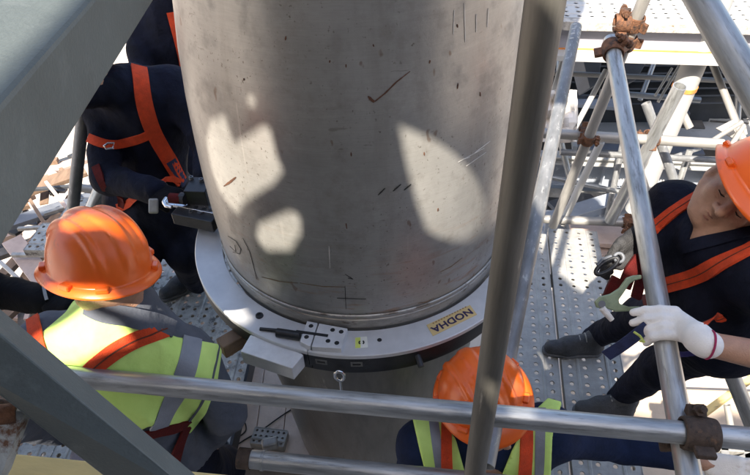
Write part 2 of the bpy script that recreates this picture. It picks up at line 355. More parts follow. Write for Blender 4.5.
def pr(z):
    p = np.array(prof); return float(np.interp(z - RZ, p[:, 1], p[:, 0]))
def on_pipe(x, y):
    k = nrm(unp(x, y, 1) - CAM); t = 0.6
    for _ in range(200):
        P = CAM + t * k; d = math.hypot(P[0] - AX, P[1] - AY) - pr(P[2])
        t += max(d, 0.0003) * 0.6
        if d < 0.0006: break
    return CAM + t * k
def pipe_mark(name, pts, w, mt, lift=0.0012):
    P = []
    for a, c in zip(pts[:-1], pts[1:]):
        for s in np.linspace(0, 1, 6, endpoint=False): P.append(on_pipe(a[0] + (c[0] - a[0]) * s, a[1] + (c[1] - a[1]) * s))
    P.append(on_pipe(*pts[-1])); v = []; f = []
    for i, p in enumerate(P):
        t = nrm(P[min(i + 1, len(P) - 1)] - P[max(i - 1, 0)]); nn = nrm([p[0] - AX, p[1] - AY, 0]); s_ = np.cross(t, nn)
        ww = w * (0.35 + 0.65 * math.sin(math.pi * (i + .5) / len(P))) * random.uniform(.75, 1.2) / 2
        for a in (-1, 1):
            q = p + s_ * ww * a; v.append(q + nn * 0.0002); v.append(q + nn * lift)
        if i:
            b = (i - 1) * 4; c = i * 4
            f += [(b + 1, c + 1, c + 3, b + 3), (b, c, c + 1, b + 1), (b + 3, c + 3, c + 2, b + 2)]
    f += [(0, 1, 3, 2), (len(v) - 4, len(v) - 2, len(v) - 1, len(v) - 3)]
    mk(name, v, f, mt, pipe)
pipe_mark('gouge', [(370, 98), (375, 101), (385, 93), (396, 82), (410, 71)], 0.0032, M['rustmark'])
pipe_mark('gouge', [(368, 96), (374, 102)], 0.006, M['rustmark'])
pipe_mark('gouge', [(224, 186), (230, 182), (236, 177)], 0.006, M['rustmark'])
for a in ([(378, 195), (385, 188)], [(393, 191), (401, 184)], [(404, 190), (411, 184)]): pipe_mark('scratch', a, 0.0032, M['mark'])
pipe_mark('chalk_cross', [(345, 286), (346, 309)], 0.0016, M['mark']); pipe_mark('chalk_cross', [(337, 298), (366, 299)], 0.0014, M['mark'])
pipe_mark('scribble', [(228, 236), (236, 241), (241, 249), (240, 254), (233, 252)], 0.0015, M['mark'])
pipe_mark('scribble', [(243, 238), (250, 252), (257, 279)], 0.0013, M['mark'])
pipe_mark('scribble', [(230, 246), (236, 252), (235, 245)], 0.0014, M['mark'])
pipe_mark('scribble', [(345, 274), (353, 279), (348, 278)], 0.0014, M['mark'])
pale = mat('pale scrape', (0.62, 0.60, 0.57), 0.5, 0.2, 0.2, 40)
for a in ([(454, 10), (453, 34)], [(464, 3), (465, 42)], [(476, 14), (476, 32)], [(488, 8), (487, 27)], [(329, 246), (330, 268)], [(458, 162), (484, 148)], [(466, 166), (486, 152)], [(474, 153), (490, 141)], [(463, 159), (470, 157)]):
    pipe_mark('scrape', a, 0.0015, pale)
for (x, y, l) in [(457, 24, 4), (458, 83, 7), (480, 92, 5), (346, 223, 7), (424, 152, 4), (373, 44, 3), (286, 36, 5), (346, 64, 4), (244, 78, 3), (351, 152, 5), (438, 208, 4), (330, 60, 3), (430, 60, 4)]:
    pipe_mark('rust_spot', [(x, y), (x + random.uniform(-1, 1), y + l * .8)], 0.0030, M['rustmark'])
for (x0, y0, x1, y1) in [(300, 283, 345, 287), (262, 277, 298, 283), (440, 272, 462, 258), (418, 303, 434, 298)]:
    pipe_mark('rust_smear', [(x0, y0), ((x0 + x1) / 2, (y0 + y1) / 2 + 1.5), (x1, y1)], 0.0026, mat('rust smear', (0.20, 0.135, 0.08), 0.75, 0.1, 0.35, 60), 0.0009)

# ---------------------------------------------------------------- clamshell cutting ring
ring = thing('pipe_cutting_ring', 'flat aluminium split ring clamped around the big pipe, with ochre sticker', 'cutting ring', (AX, AY, RZ))
ao = lambda x, y: math.atan2(onz(x, y, RZ)[1] - AY, onz(x, y, RZ)[0] - AX)
seam = ao(314, 336)
for k in range(2):
    a0 = seam + k * math.pi + 0.0022; a1 = a0 + math.pi - 0.0044
    pr_ = [(0.4555, -0.014), (0.5423, -0.014), (0.5423, -0.002), (0.5403, 0.0), (0.4570, 0.0), (0.4555, -0.0015)]
    g = G().lathe(pr_, (AX, AY, RZ), seg=90, a0=a0, a1=a1, closed_prof=True); gobj('top_plate', g, M['ring'], ring, True)
    g = G().lathe([(0.462, -0.062), (0.5385, -0.062), (0.5405, -0.060), (0.5405, -0.0145), (0.462, -0.0145)], (AX, AY, RZ), seg=90, a0=a0, a1=a1, closed_prof=True); gobj('rotating_ring', g, M['black'], ring, True)
    g = G().lathe([(0.468, -0.098), (0.522, -0.098), (0.526, -0.094), (0.526, -0.064), (0.468, -0.064)], (AX, AY, RZ), seg=90, a0=a0, a1=a1, closed_prof=True); gobj('clamping_ring', g, M['black'], ring, True)
def rframe(x, y, z=RZ):
    P = onz(x, y, z); rad = nrm([P[0] - AX, P[1] - AY, 0]); tan = np.cross(EZ, rad)
    return P, rad, tan           # tan runs to the right when seen from the camera side
# joint plate with six bores
def poly_on(pts, z): return [onz(x, y, z) for x, y in pts]
zt = RZ + 0.019
def ptop(x, y, z=zt): return onz(x, y, z)
for pts in ([(307, 321), (317.6, 323), (310.2, 346.5), (300, 341.5)], [(319, 323.3), (347.5, 328.5), (341, 348.5), (311.6, 346.8)]):
    g = G().prism([onz(x, y, zt) for x, y in pts], (0, 0, -0.0205)); gobj('joint_plate', g, M['block'], ring, False, 0.0012)
for (x, y) in [(311, 326), (306.5, 337), (332.6, 330), (341.2, 331.8), (328, 341), (336.8, 343)]:
    c = onz(x, y, zt); g = G().lathe([(0.0, 0.0006), (0.0062, 0.0006), (0.0066, 0.0001)], c, seg=16); gobj('bore', g, M['hole'], ring, True)
g = G().beam(onz(296, 331.5, zt), onz(328, 336, zt), 0.0085, 0.003); gobj('slot', g, M['hole'], ring)
g = G().tube(onz(260, 329, RZ + .004), onz(282, 331, RZ + .006), 0.005, 12); gobj('latch_rod', g, M['black'], ring, True)
g = G().tube(onz(277, 332.5, RZ + .008), onz(300, 336, RZ + .010), 0.0125, 16); gobj('latch_barrel', g, M['black'], ring, True)
c = onz(259.5, 316, RZ)
g = G().lathe([(0.0, 0.0015), (0.006, 0.0015), (0.0065, 0.0045), (0.0105, 0.0045), (0.0115, 0.0)], c, seg=20); gobj('socket_screw', g, M['black'], ring, True)
c = onz(379.5, 340, RZ); g = G().lathe([(0.0, 0.0012), (0.0055, 0.001), (0.0065, 0.0)], c, seg=16); gobj('bore', g, M['hole'], ring, True)
c = onz(206.8, 226, RZ); g = G().lathe([(0.0, 0.0012), (0.006, 0.001), (0.007, 0.0)], c, seg=16); gobj('bore', g, M['hole'], ring, True)
# round shallow pad on the left of the ring (only a slightly different finish)
P, rad, tan = rframe(216, 294)
# small round sticker
pts = [(355, 337.5), (367, 336.5), (368, 347.5), (355, 348.5)]
st = gobj('sticker', G().prism(poly_on(pts, RZ + .0012), (0, 0, -0.001)), M['sticker_white'], ring)
gobj('sticker_print', G().prism(poly_on([(355.3, 337.8), (360.5, 337.3), (360.6, 347.8), (355.3, 348.2)], RZ + .0016), (0, 0, -0.0003)), M['sticker_yellow'], st)
c = onz(361.5, 342.5, RZ + .0018)
for a0 in (R(125), R(-55)):
    gobj('arrow_arc', G().lathe([(0.0042, 0), (0.0082, 0), (0.0082, 0.0005), (0.0042, 0.0005)], c, seg=14, a0=a0, a1=a0 + R(110), closed_prof=True), M['hole'], st)
# ochre sticker with lettering
pts = [(426.5, 325), (470, 305), (477, 314.5), (433, 336)]
st = gobj('sticker', G().prism(poly_on(pts, RZ + .0012), (0, 0, -0.001)), M['sticker'], ring, label='ochre sticker with dark violet lettering')
def text_mesh(body, origin, xdir, width, height, mt, parent, name, off=0.0):
    cu = bpy.data.curves.new(name, 'FONT'); cu.body = body; cu.align_x = 'LEFT'; cu.size = 1; cu.offset = off; cu.extrude = 0.0; cu.space_character = 1.06
    tmp = bpy.data.objects.new(name, cu); col.objects.link(tmp)
    bpy.context.view_layer.update()
    me = bpy.data.meshes.new_from_object(tmp); bpy.data.objects.remove(tmp)
    co = np.array([v.co[:] for v in me.vertices]); lo = co.min(0); hi = co.max(0)
    xdir = nrm(xdir); ydir = np.cross(EZ, xdir)
    for v_ in me.vertices:
        a = (v_.co[0] - lo[0]) / (hi[0] - lo[0]) * width; b = (v_.co[1] - lo[1]) / (hi[1] - lo[1]) * height
        p = np.asarray(origin) + xdir * a + ydir * b; v_.co = p
    me.materials.append(mt); o = bpy.data.objects.new(name, me); col.objects.link(o)
    return adopt(o, parent)
pN = onz(473.5, 312.2, RZ + .0018); pA = onz(432.5, 333.0, RZ + .0018)
pNt = onz(470.0, 307.5, RZ + .0018)
dirx = nrm(pA - pN); dy_ = np.cross(EZ, dirx)
wT = np.linalg.norm(pA - pN)
hT = 0.0225
text_mesh('NODHA', pN - dy_ * (hT - 0.004) + dirx * 0.002, dirx, wT * 0.96, hT, M['ink'], st, 'lettering', 0.034)
for k in range(13):
    a = 0.05 + k * 0.066; q = pN + dirx * wT * a - dy_ * (hT + 0.0045)
    gobj('small_print', G().box(q, (wT * random.uniform(.016, .026), 0.0018, 0.0002), (dirx, dy_, EZ)), M['inkbrown'], st)
# white rectangular clamp block at the front left
zb = RZ - 0.012
top = [(250.5, 334.5), (301.5, 353.5), (303.5, 355), (292, 368.5), (240.5, 351.5)]
bt = [onz(x, y, zb) for x, y in top]
g = G().prism(bt, (0, 0, -0.05)); gobj('clamp_block', g, M['block'], ring, False, 0.0025)
g = G().prism([onz(x, y, zb - .052) for x, y in [(251, 337), (300, 355), (291, 366), (243, 351)]], (0, 0, -0.03)); gobj('clamp_block_base', g, M['black'], ring, False, 0.002)
for (x, y) in [(320, 361.5), (356, 364)]:
    a = ao(x, y - 8); rad = np.array([math.cos(a), math.sin(a), 0]); tan = np.cross(EZ, rad)
    c = np.array([AX, AY, RZ - 0.037]) + rad * 0.5412
    p_ = gobj('name_plate', G().box(c, (0.016, 0.0008, 0.009), (tan, rad, EZ)), mat('dull engraved plate', (0.17, 0.17, 0.16), 0.5, 0.4, 0.3, 80), ring)
    gobj('engraving', G().box(c + rad * .001, (0.011, 0.0004, 0.0035), (tan, rad, EZ)), M['hole'], p_)
a = ao(420, 352); rad = np.array([math.cos(a), math.sin(a), 0]); b0 = np.array([AX, AY, RZ - 0.036]) + rad * 0.535
gobj('peg', G().tube(b0, b0 + rad * 0.034 - EZ * .012, 0.0085, 16), M['black'], ring, True)
# eyebolt hanging at the front
a = ao(338, 356); rad = np.array([math.cos(a), math.sin(a), 0]); tan = np.cross(EZ, rad); c = np.array([AX, AY, RZ - .075]) + rad * 0.552
g = G().path([c + tan * .0125 * math.cos(t) + EZ * .020 * math.sin(t) for t in np.linspace(0, 2 * math.pi, 24, endpoint=False)], 0.0048, 10, True); gobj('eyebolt', g, M['chrome'], ring, True)
gobj('eyebolt_shank', G().tube(c - EZ * .02, c - EZ * .062, 0.0042, 10), M['chrome'], ring, True)
# wooden wedge under the ring
wd = G().beam(onz(221, 349, 0.90), onz(243, 336, 0.90), 0.045, 0.05); w_ = gobj('wooden_wedge', wd, M['dirt'], None, False, 0.004, label='small brown wooden wedge tucked under the ring beside the lime vest', cat='wedge')
# tool post at the left of the ring
tp = thing('tool_post', 'black bolted tool post on the ring, left edge of the big pipe', 'tool post', onz(205, 215, RZ))
P, rad, tan = rframe(207, 203, RZ + .06)
o1 = gobj('slide_block', G().box(onz(201, 196, 1.08), (0.036, 0.040, 0.048), (rad, tan, EZ)), M['black'], tp, False, 0.003)
for (x, y) in [(191.5, 179), (201.5, 181)]:
    c = onz(x, y, 1.128); gobj('cap_screw', G().lathe([(0.0, 0.003), (0.0035, 0.003), (0.0038, 0.010), (0.0075, 0.010), (0.0075, 0.0)], c, seg=16), M['mid_steel'], tp, True)
b0 = onz(165, 201, 1.07); b1 = onz(219, 212, 1.07); bd = nrm(b1 - b0); bs = np.cross(EZ, bd)
gobj('slide_rail', G().box((b0 + b1) / 2, (np.linalg.norm(b1 - b0) / 2, 0.016, 0.004), (bd, bs, EZ)), M['chrome'], tp, False, 0.001)
for k, (x, y) in enumerate([(188, 206), (196, 207.5), (204, 209), (211, 210.3)]):
    gobj('rail_hole', G().lathe([(0, 0.0005), (0.007, 0.0005), (0.0078, 0)], onz(x, y, 1.074), seg=14), M['hole'], tp, True)
gobj('slide_bed', G().box(onz(196, 219, 1.045), (0.075, 0.022, 0.022), (bd, bs, EZ)), M['black'], tp, False, 0.003)
for (x, y) in [(191, 212), (200, 213)]:
    gobj('cap_screw', G().lathe([(0, 0.004), (0.008, 0.004), (0.008, 0)], onz(x, y, 1.068), seg=14), M['chrome'], tp, True)
gobj('feed_knob', G().tube(onz(170, 198, 1.10), onz(181, 199, 1.10), 0.017, 18), M['strap_dark'], tp, True)
gobj('feed_gear', G().tube(onz(181, 198, 1.10), onz(186, 199, 1.10), 0.020, 12), M['black'], tp)
gobj('feed_end', G().path([onz(166, 198, 1.085), onz(163.5, 202, 1.085), onz(166, 206, 1.085), onz(172, 207, 1.085)], 0.006, 10), M['chrome'], tp, True)

# ---------------------------------------------------------------- scaffold tubes
def tube_obj(name, p0, p1, r=0.0242, mt='galv', parent=None, wall=0.0036, seg=40, **kw):
    p0 = np.asarray(p0, float); p1 = np.asarray(p1, float); Ln = float(np.linalg.norm(p1 - p0))
    g = G().tube((0, 0, 0), (0, 0, Ln), r, seg, wall=wall)
    o = gobj(name, g, M[mt] if isinstance(mt, str) else mt, None, True, **kw)
    o.matrix_basis = Matrix.Translation(Vector(p0)) @ Vector(p1 - p0).to_track_quat('Z', 'Y').to_matrix().to_4x4()
    return adopt(o, parent)
def line2(a, b, ta, tb):
    A = unp(*a); B = unp(*b); return A + (B - A) * ta, A + (B - A) * tb
def coupler(name, P, d1, off, d2, mt, label, s=1.0):
    """swivel coupler: a jaw round a tube at P along d1 and a jaw round a tube at P+off along d2"""
    P = np.asarray(P, float); d1 = nrm(d1); d2 = nrm(d2); off = np.asarray(off, float); t = thing(name, label, 'clamp', P)
    for (c, d, sg) in ((P, d1, 1), (P + off, d2, -1)):
        nO = nrm(off) * sg; a = nrm(nO - d * (nO @ d)); b = np.cross(d, a)
        pr_ = [(0.0252 * s, -0.024 * s), (0.0300 * s, -0.026 * s), (0.0318 * s, -0.02 * s), (0.0318 * s, 0.02 * s), (0.0300 * s, 0.026 * s), (0.0252 * s, 0.024 * s)]
        g = G().lathe(pr_, c, (a, b, d), 30, R(35), R(325), True)
        g.lathe(pr_, c, (a, b, d), 8, R(-28), R(28), True)
        gobj('jaw', g, mt, t, True, 0.0012)
        # bolt flaps, bolt and nut on the free side
        side = nrm(-a * 0.35 + b)
        for q, w in ((side, 1), (nrm(-a * 0.35 - b), 0.8)):
            gobj('flap', G().box(c + q * 0.041 * s, (0.013 * s, 0.006 * s, 0.018 * s), (q, np.cross(d, q), d)), mt, t, False, 0.003)
        q = side; tq = np.cross(d, q)
        g = G().tube(c + q * .043 * s - tq * .026 * s, c + q * .043 * s + tq * .036 * s, 0.0062 * s, 12)
        g.tube(c + q * .043 * s + tq * .010 * s, c + q * .043 * s + tq * .022 * s, 0.0125 * s, 6)
        g.tube(c + q * .043 * s - tq * .028 * s, c + q * .043 * s - tq * .018 * s, 0.0118 * s, 8)
        gobj('bolt', g, mt, t)
    gobj('saddle', G().box(P + off / 2, (np.linalg.norm(off) / 2 - 0.022, 0.021 * s, 0.021 * s), (nrm(off), nrm(np.cross(off, d1)), nrm(np.cross(off, np.cross(off, d1))))), mt, t, False, 0.004)
    return t

# upright in front of the pipe
pc = unp(510, 237, 0.868)
tube_obj('scaffold_tube', (pc[0], pc[1], GZ + .01), (pc[0], pc[1], 3.4), 0.0218, 'galv_dull', label='weathered upright scaffold tube standing in front of the big pipe', cat='scaffold tube')
# guard rail across the bottom
p0, p1 = line2((110, 380.5, 1.42), (740, 438, 1.30), -0.55, 1.4)
tube_obj('scaffold_tube', p0, p1, 0.0242, 'galv', label='long shiny horizontal guard rail tube crossing in front of the lime vest', cat='scaffold tube')
rail_d = nrm(p1 - p0)
# side rail held by the white glove
s0, s1 = line2((611, 40, 2.2), (690, 480, 1.30), 0.0, 1.25)
tube_obj('scaffold_tube', s0, s1, 0.0265, 'galv', label='grey slanting rail tube gripped by the white glove', cat='scaffold tube')
SIDE0, SIDE1 = s0, s1
q0, q1 = line2((576, 27, 2.6), (510, 345, 1.7), 0.0, 1.22)
tube_obj('scaffold_tube', q0, q1, 0.0242, 'galv_mottled', label='mottled rail tube running back just right of the front upright', cat='scaffold tube')
for k in range(4):
    for sx in (-1, 1):
        P = q0 + (q1 - q0) * (0.012 + 0.018 * k); dd = nrm(q1 - q0); sd = nrm(np.cross(dd, _fw)); fr = nrm(np.cross(sd, dd)); fr = fr if fr @ _fw < 0 else -fr
        ob = bpy.data.objects['scaffold_tube.003']
        nn = nrm(fr + sx * sd * .75 * (1 if k % 2 else .9)); cc = P + nn * 0.0242 + dd * (0.008 * sx)
        t2 = np.cross(nn, dd)
        gobj('slot_hole', G().lathe([(0, 0.0008), (0.0085, 0.0006), (0.0095, -0.002)], cc, (dd * .55, t2, nn), 12), M['white_paint'], ob)
r0, r1 = line2((701, 0, 1.05), (757, 95, 0.92), -1.2, 5.0)
tube_obj('scaffold_tube', r0, r1, 0.0242, 'galv', label='close greenish grey tube slanting through the top right corner', cat='scaffold tube')
# lower mid rail with an end sleeve
m0 = unp(243, 458.5, 1.62); m1 = m0 + (rail_d * np.array([1, 1, 1])) * 1.35
tube_obj('scaffold_tube', m0, m1, 0.0242, 'galv', label='lower horizontal rail tube with collared end at the bottom edge', cat='scaffold tube')
ml = bpy.data.objects['scaffold_tube.005']
gobj('end_sleeve', G().tube(m0 - rail_d * .012, m0 + rail_d * .022, 0.0275, 32, wall=0.006), M['rust_dark'], ml, True)
gobj('collar', G().tube(m0 + rail_d * .050, m0 + rail_d * .058, 0.0268, 32, wall=0.004), M['galv'], ml, True)
# coupler joining guard rail and side rail
def closest(a0, a1, b0, b1):
    d1 = nrm(a1 - a0); d2 = nrm(b1 - b0); n_ = np.cross(d1, d2); w = b0 - a0
    t = np.linalg.det([w, d2, n_]) / (n_ @ n_); s = np.linalg.det([w, d1, n_]) / (n_ @ n_)
    return a0 + d1 * t, b0 + d2 * s
ca, cb = closest(p0, p1, s0, s1)
cp = coupler('scaffold_clamp', ca + rail_d * 0.012, rail_d, cb - ca, s1 - s0, M['rust_dark'], 'dark brown clamp joining guard rail and side rail near the white glove', 1.12)
# curved cover plate of that clamp
a_ = nrm(ca - cb); 
g = G().lathe([(0.0275, -0.036), (0.0345, -0.034), (0.0375, -0.012), (0.0375, 0.012), (0.0345, 0.034), (0.0275, 0.036)], ca + rail_d * 0.014, (a_, np.cross(rail_d, a_), rail_d), 26, R(-110), R(110), True)
gobj('cover_plate', g, M['rust_dark'], cp, True, 0.002)

# background uprights, ledgers and their clamps on the right
def bt(a, b, r, mt, lab, ta=0.0, tb=1.0, nm='scaffold_tube'):
    x, y = line2(a, b, ta, tb); return tube_obj(nm, x, y, r, mt, label=lab, cat='scaffold tube'), x, y
_, u0, u1 = bt((646, -6, 2.38), (553, 226, 3.45), 0.0245, 'galv_pale', 'upright tube with two rusty clamps under the upper deck', -0.12, 1.0)
bt((597, 150, 3.3), (562, 224, 3.62), 0.020, 'white_paint', 'thin pale upright close behind the clamped upright', -0.1, 1.0)
_, l0, l1 = bt((535, 132.5, 3.05), (723, 144, 2.98), 0.0245, 'galv_pale', 'pale ledger tube crossing at mid height behind the raking rail', 0, 1)
_, k0, k1 = bt((520, 218, 3.6), (634, 223, 3.5), 0.0242, 'galv_pale', 'low ledger tube along the far end of the perforated planks', -0.05, 1.05)
_, h0, h1 = bt((680, 86, 2.75), (610, 221, 3.45), 0.0300, 'galv', 'open ended grey tube leaning against the white stanchion', 0, 1)
bt((646, 103, 3.2), (677, 188, 3.35), 0.0242, 'galv_mottled', 'short notched tube leaning behind the right hand worker', 0, 1.1)
bt((634, 186, 3.5), (640, 222, 3.62), 0.0242, 'galv_pale', 'stub of pale tube behind the grey gloved hand', -1.0, 1.2)
# white stanchion with an orange stained joint
wp0, wp1 = line2((714, 14, 3.3), (652, 168, 4.0), -0.25, 1.35)
st_ = tube_obj('stanchion', wp0, wp1, 0.066, 'white_paint', label='thick white stanchion with an orange stained joint', cat='stanchion')
pj = wp0 + (wp1 - wp0) * 0.42; dj = nrm(wp1 - wp0)
gobj('joint_ring', G().tube(pj - dj * .012, pj + dj * .012, 0.0705, 36, wall=.006), M['orange_paint'], st_, True)
# clamps
d6 = u1 - u0
def at6(y): 
    t = (y + 6) / 232.0
    ss = np.linspace(0, 1, 400); best = min(ss, key=lambda s: abs(proj(u0 + (u1 - u0) * s)[1] - y)); return u0 + (u1 - u0) * best
P = at6(22); coupler('scaffold_clamp', P, d6, np.array([-0.055, -0.012, 0.005]), E1, M['rust'], 'upper rusty clamp on the upright, against the upper deck edge', 1.15)
P = at6(42); coupler('scaffold_clamp', P, d6, s0 + (s1 - s0) * .03 - P, s1 - s0, M['rust'], 'lower rusty clamp on the upright, holding the slanting rail end', 1.15)
P = at6(139); coupler('scaffold_clamp', P, d6, np.array([-0.0, 0.055, 0.0]), E1, M['rust'], 'rusty clamp where the pale ledger crosses the upright', 1.0)
P = k0 + (k1 - k0) * 0.90; coupler('scaffold_clamp', P, k1 - k0, np.array([0, -0.055, 0]), h1 - h0, M['rust'], 'rusty clamp above the grey gloved hand', 1.0)
P = l0 + (l1 - l0) * 0.635; coupler('scaffold_clamp', P, l1 - l0, np.array([0, 0.055, -0.02]), h1 - h0, M['rust'], 'red brown clamp at the foot of the open ended tube', 1.0)

# ---------------------------------------------------------------- near girders, left
A0 = unp(92, 0, 0.4875); A1 = unp(0, 105, 0.338); dA = nrm(A1 - A0)
e_a = nrm(np.cross(dA, EZ)); e_b = np.cross(dA, e_a); best = None
for ph in np.linspace(0, 2 * math.pi, 720, endpoint=False):
    w2 = math.cos(ph) * e_a + math.sin(ph) * e_b
    if (w2 @ _fw) < 0.25: continue
    for w in (0.039, 0.052, 0.065, 0.078):
        err = 0
        for (s, ) in ((0.0,), (1.0,)):
            Q = A0 + (A1 - A0) * s + w2 * w; x, y, _d = proj(Q)
            err += (x * 240 + y * 173 - 240 * 173) ** 2 / (240 ** 2 + 173 ** 2)
        if best is None or err < best[0]: best = (err, w2, w)
w2, wB = best[1], best[2]
w1 = np.cross(dA, w2)
if proj(A0 + w1 * .1)[0] > proj(A0)[0]: w1 = -w1
gl = thing('steel_girder', 'broad grey box girder crossing the top left corner, close to the lens', 'girder', A0)
Lg = 1.15; c0 = A0 - dA * 0.30
g = G().box(c0 + dA * Lg / 2 + (w2 * wB + w1 * 0.10) / 2, (Lg / 2, wB / 2, 0.05), (dA, w2, w1)); gobj('box_section', g, M['girder'], gl, False, 0.004)
print('GIRDER fit', best[0], wB)
# lower diagonal flat member
B0 = unp(-40, 300, 0.60); B1 = unp(200, 500, 0.72)
C0 = unp(-40, 366, 0.61); C1 = unp(130, 497, 0.73)
nn = nrm(np.cross(B1 - B0, C0 - B0)); nn = nn if nn @ _fw > 0 else -nn
g = G().prism([B0, B1, C1, C0], nn * 0.055)
gobj('steel_brace', g, M['girder'], None, False, 0.003, label='flat grey steel brace slanting across the lower left corner', cat='brace')
# rusted bracket and timber in the bottom left corner
br = thing('rusty_bracket', 'paint flaked rusty bracket in the bottom left corner', 'bracket', unp(5, 450, .70))
g = G().prism([unp(-12, 470, .66), unp(-12, 425, .66), unp(8, 412, .67), unp(25, 411, .68), unp(22, 420, .68), unp(2, 475, .67), unp(-6, 490, .66)], nrm(_fw) * 0.018)
gobj('plate', g, mat('flaking bracket paint', (0.42, 0.42, 0.39), 0.7, 0.1, 0.2, 30, 0.3, 90, cover=[((0.15, 0.07, 0.035), 16, 0.53, 0.06), ((0.05, 0.035, 0.03), 22, 0.64, 0.05)]), br, False, 0.002)
gobj('pin', G().tube(unp(-10, 416, .665), unp(16, 413, .675), 0.011, 16), M['rust'], br, True)
gobj('lug', G().prism([unp(-10, 398, .70), unp(6, 401, .70), unp(12, 410, .70), unp(-10, 412, .70)], nrm(_fw) * 0.02), M['rust_dark'], br, False, 0.002)
t0 = unp(-60, 469, .86); t1 = unp(260, 498, .98); td = nrm(t1 - t0)
g = G().beam(t0, t1, 0.05, 0.032); o = gobj('timber_batten', g, M['timber'], None, False, 0.003, label='pale yellow sawn timber batten along the bottom left edge', cat='batten')

# ---------------------------------------------------------------- perforated planks
def plank_mesh(name, Ln, W, ncol, mt, pl=0.047, hr=0.0088):
    v = []; f = []
    nl = int(Ln / pl); x0 = -(nl * pl) / 2; pc_ = W / ncol
    ang = [math.pi / 4 * k for k in range(8)]
    sq = [(1, 0), (1, 1), (0, 1), (-1, 1), (-1, 0), (-1, -1), (0, -1), (1, -1)]
    for i in range(nl):
        for j in range(ncol):
            cx = x0 + (i + .5) * pl; cy = -W / 2 + (j + .5) * pc_; b = len(v)
            for a, c in sq: v.append((cx + a * pl / 2, cy + c * pc_ / 2, 0))
            for t in ang: v.append((cx + hr * 1.25 * math.cos(t), cy + hr * 1.25 * math.sin(t), 0.0012))
            for t in ang: v.append((cx + hr * math.cos(t), cy + hr * math.sin(t), -0.003))
            for k in range(8):
                m = (k + 1) % 8
                f.append((b + k, b + m, b + 8 + m, b + 8 + k)); f.append((b + 8 + k, b + 8 + m, b + 16 + m, b + 16 + k))
    g = G(); g.v = v; g.f = f; h = nl * pl / 2
    for s in (-1, 1):                                   # folded edges and lips
        g.box((0, s * (W / 2 + 0.0015), -0.0185), (h, 0.0015, 0.0215))
        g.box((0, s * (W / 2 - 0.010), -0.0405), (h, 0.0105, 0.0012))
        g.box((s * (h + 0.0015), 0, -0.0185), (0.0015, W / 2, 0.0195))
    for j in range(1, ncol, 2):                         # pressed stiffening rib
        y = -W / 2 + j * pc_
        g.add([(-h, y - .0085, .0003), (-h, y - .004, .0045), (-h, y + .004, .0045), (-h, y + .0085, .0003), (h, y - .0085, .0003), (h, y - .004, .0045), (h, y + .004, .0045), (h, y + .0085, .0003)],
              [(0, 4, 5, 1), (1, 5, 6, 2), (2, 6, 7, 3), (0, 1, 2, 3), (7, 6, 5, 4)])
    me = bpy.data.meshes.new(name); me.from_pydata(g.v, [], g.f); me.update(); me.materials.append(mt); return me
pm_new = plank_mesh('plank', 2.5, 0.262, 4, M['plank'])
pm_old = plank_mesh('plank', 2.2, 0.24, 4, M['plank_old'])
def plank(me, c, ang, parent, tilt=0):
    o = bpy.data.objects.new('plank', me); col.objects.link(o); o.location = Vector([float(t) for t in c]); o.rotation_euler = (tilt, 0, ang)
    return adopt(o, parent)
deck = thing('working_platform', 'perforated steel plank platform around the pipe', None, (0, 1.5, 0), kind='structure')
gp0 = onz(547, 228, 0); gpd = nrm(onz(565, 408, 0) - gp0); angp = math.atan2(-gpd[1], -gpd[0])
side = np.array([-gpd[1], gpd[0], 0]); side = side if side[0] > 0 else -side
for k, (off, dz, dl) in enumerate([(0.139, 0.0, 0.0), (-0.142, -0.004, 0.05)]):
    plank(pm_new, gp0 + gpd * (1.25 + dl) + side * off + EZ * dz, angp, deck)
gobj('bearer', G().beam(gp0 + gpd * .35 - side * .4 - EZ * .075, gp0 + gpd * .35 + side * .35 - EZ * .075, .05, .05), M['galv_dull'], deck)
gobj('bearer', G().beam(gp0 + gpd * 1.95 - side * .4 - EZ * .075, gp0 + gpd * 1.95 + side * .35 - EZ * .075, .05, .05), M['galv_dull'], deck)
# left hand planks
aL = R(90 - 3.0); dl_ = np.array([math.cos(aL), math.sin(aL), 0]); sL = np.array([-dl_[1], dl_[0], 0])
e0 = np.array([-0.622, 1.4, 0])
for k in range(4):
    plank(pm_old, e0 + dl_ * (0.80 + 0.1 * (k % 2)) + sL * (0.125 + k * 0.247) + EZ * (-.003 * k), aL, deck)
gobj('toe_edge', G().beam(e0 - dl_ * .28 + EZ * .01 - sL * .012, e0 + dl_ * .5 + EZ * .01 - sL * .012, 0.012, 0.09), M['black'], deck)
gobj('bearer', G().beam(np.array([-1.7, 2.2, -.08]), np.array([-.5, 2.2, -.08]), .05, .05), M['galv_dull'], deck)
gobj('bearer', G().beam(np.array([-1.7, 1.2, -.08]), np.array([-.5, 1.2, -.08]), .05, .05), M['galv_dull'], deck)
# crosswise planks behind the pipe
for k in range(2):
    plank(pm_old, np.array([-0.95 + .1 * k, 2.76 + .25 * k, -0.05]), R(-4), deck)

# concrete ledge and bits below the opening at the bottom
ledge = G().beam(unp(225, 452, 2.75), unp(445, 470, 2.72), 0.16, 0.14); gobj('concrete_ledge', ledge, M['jumble'], None, False, .006, label='rough grey ledge behind the lower rail at the foot of the pipe', cat='ledge')
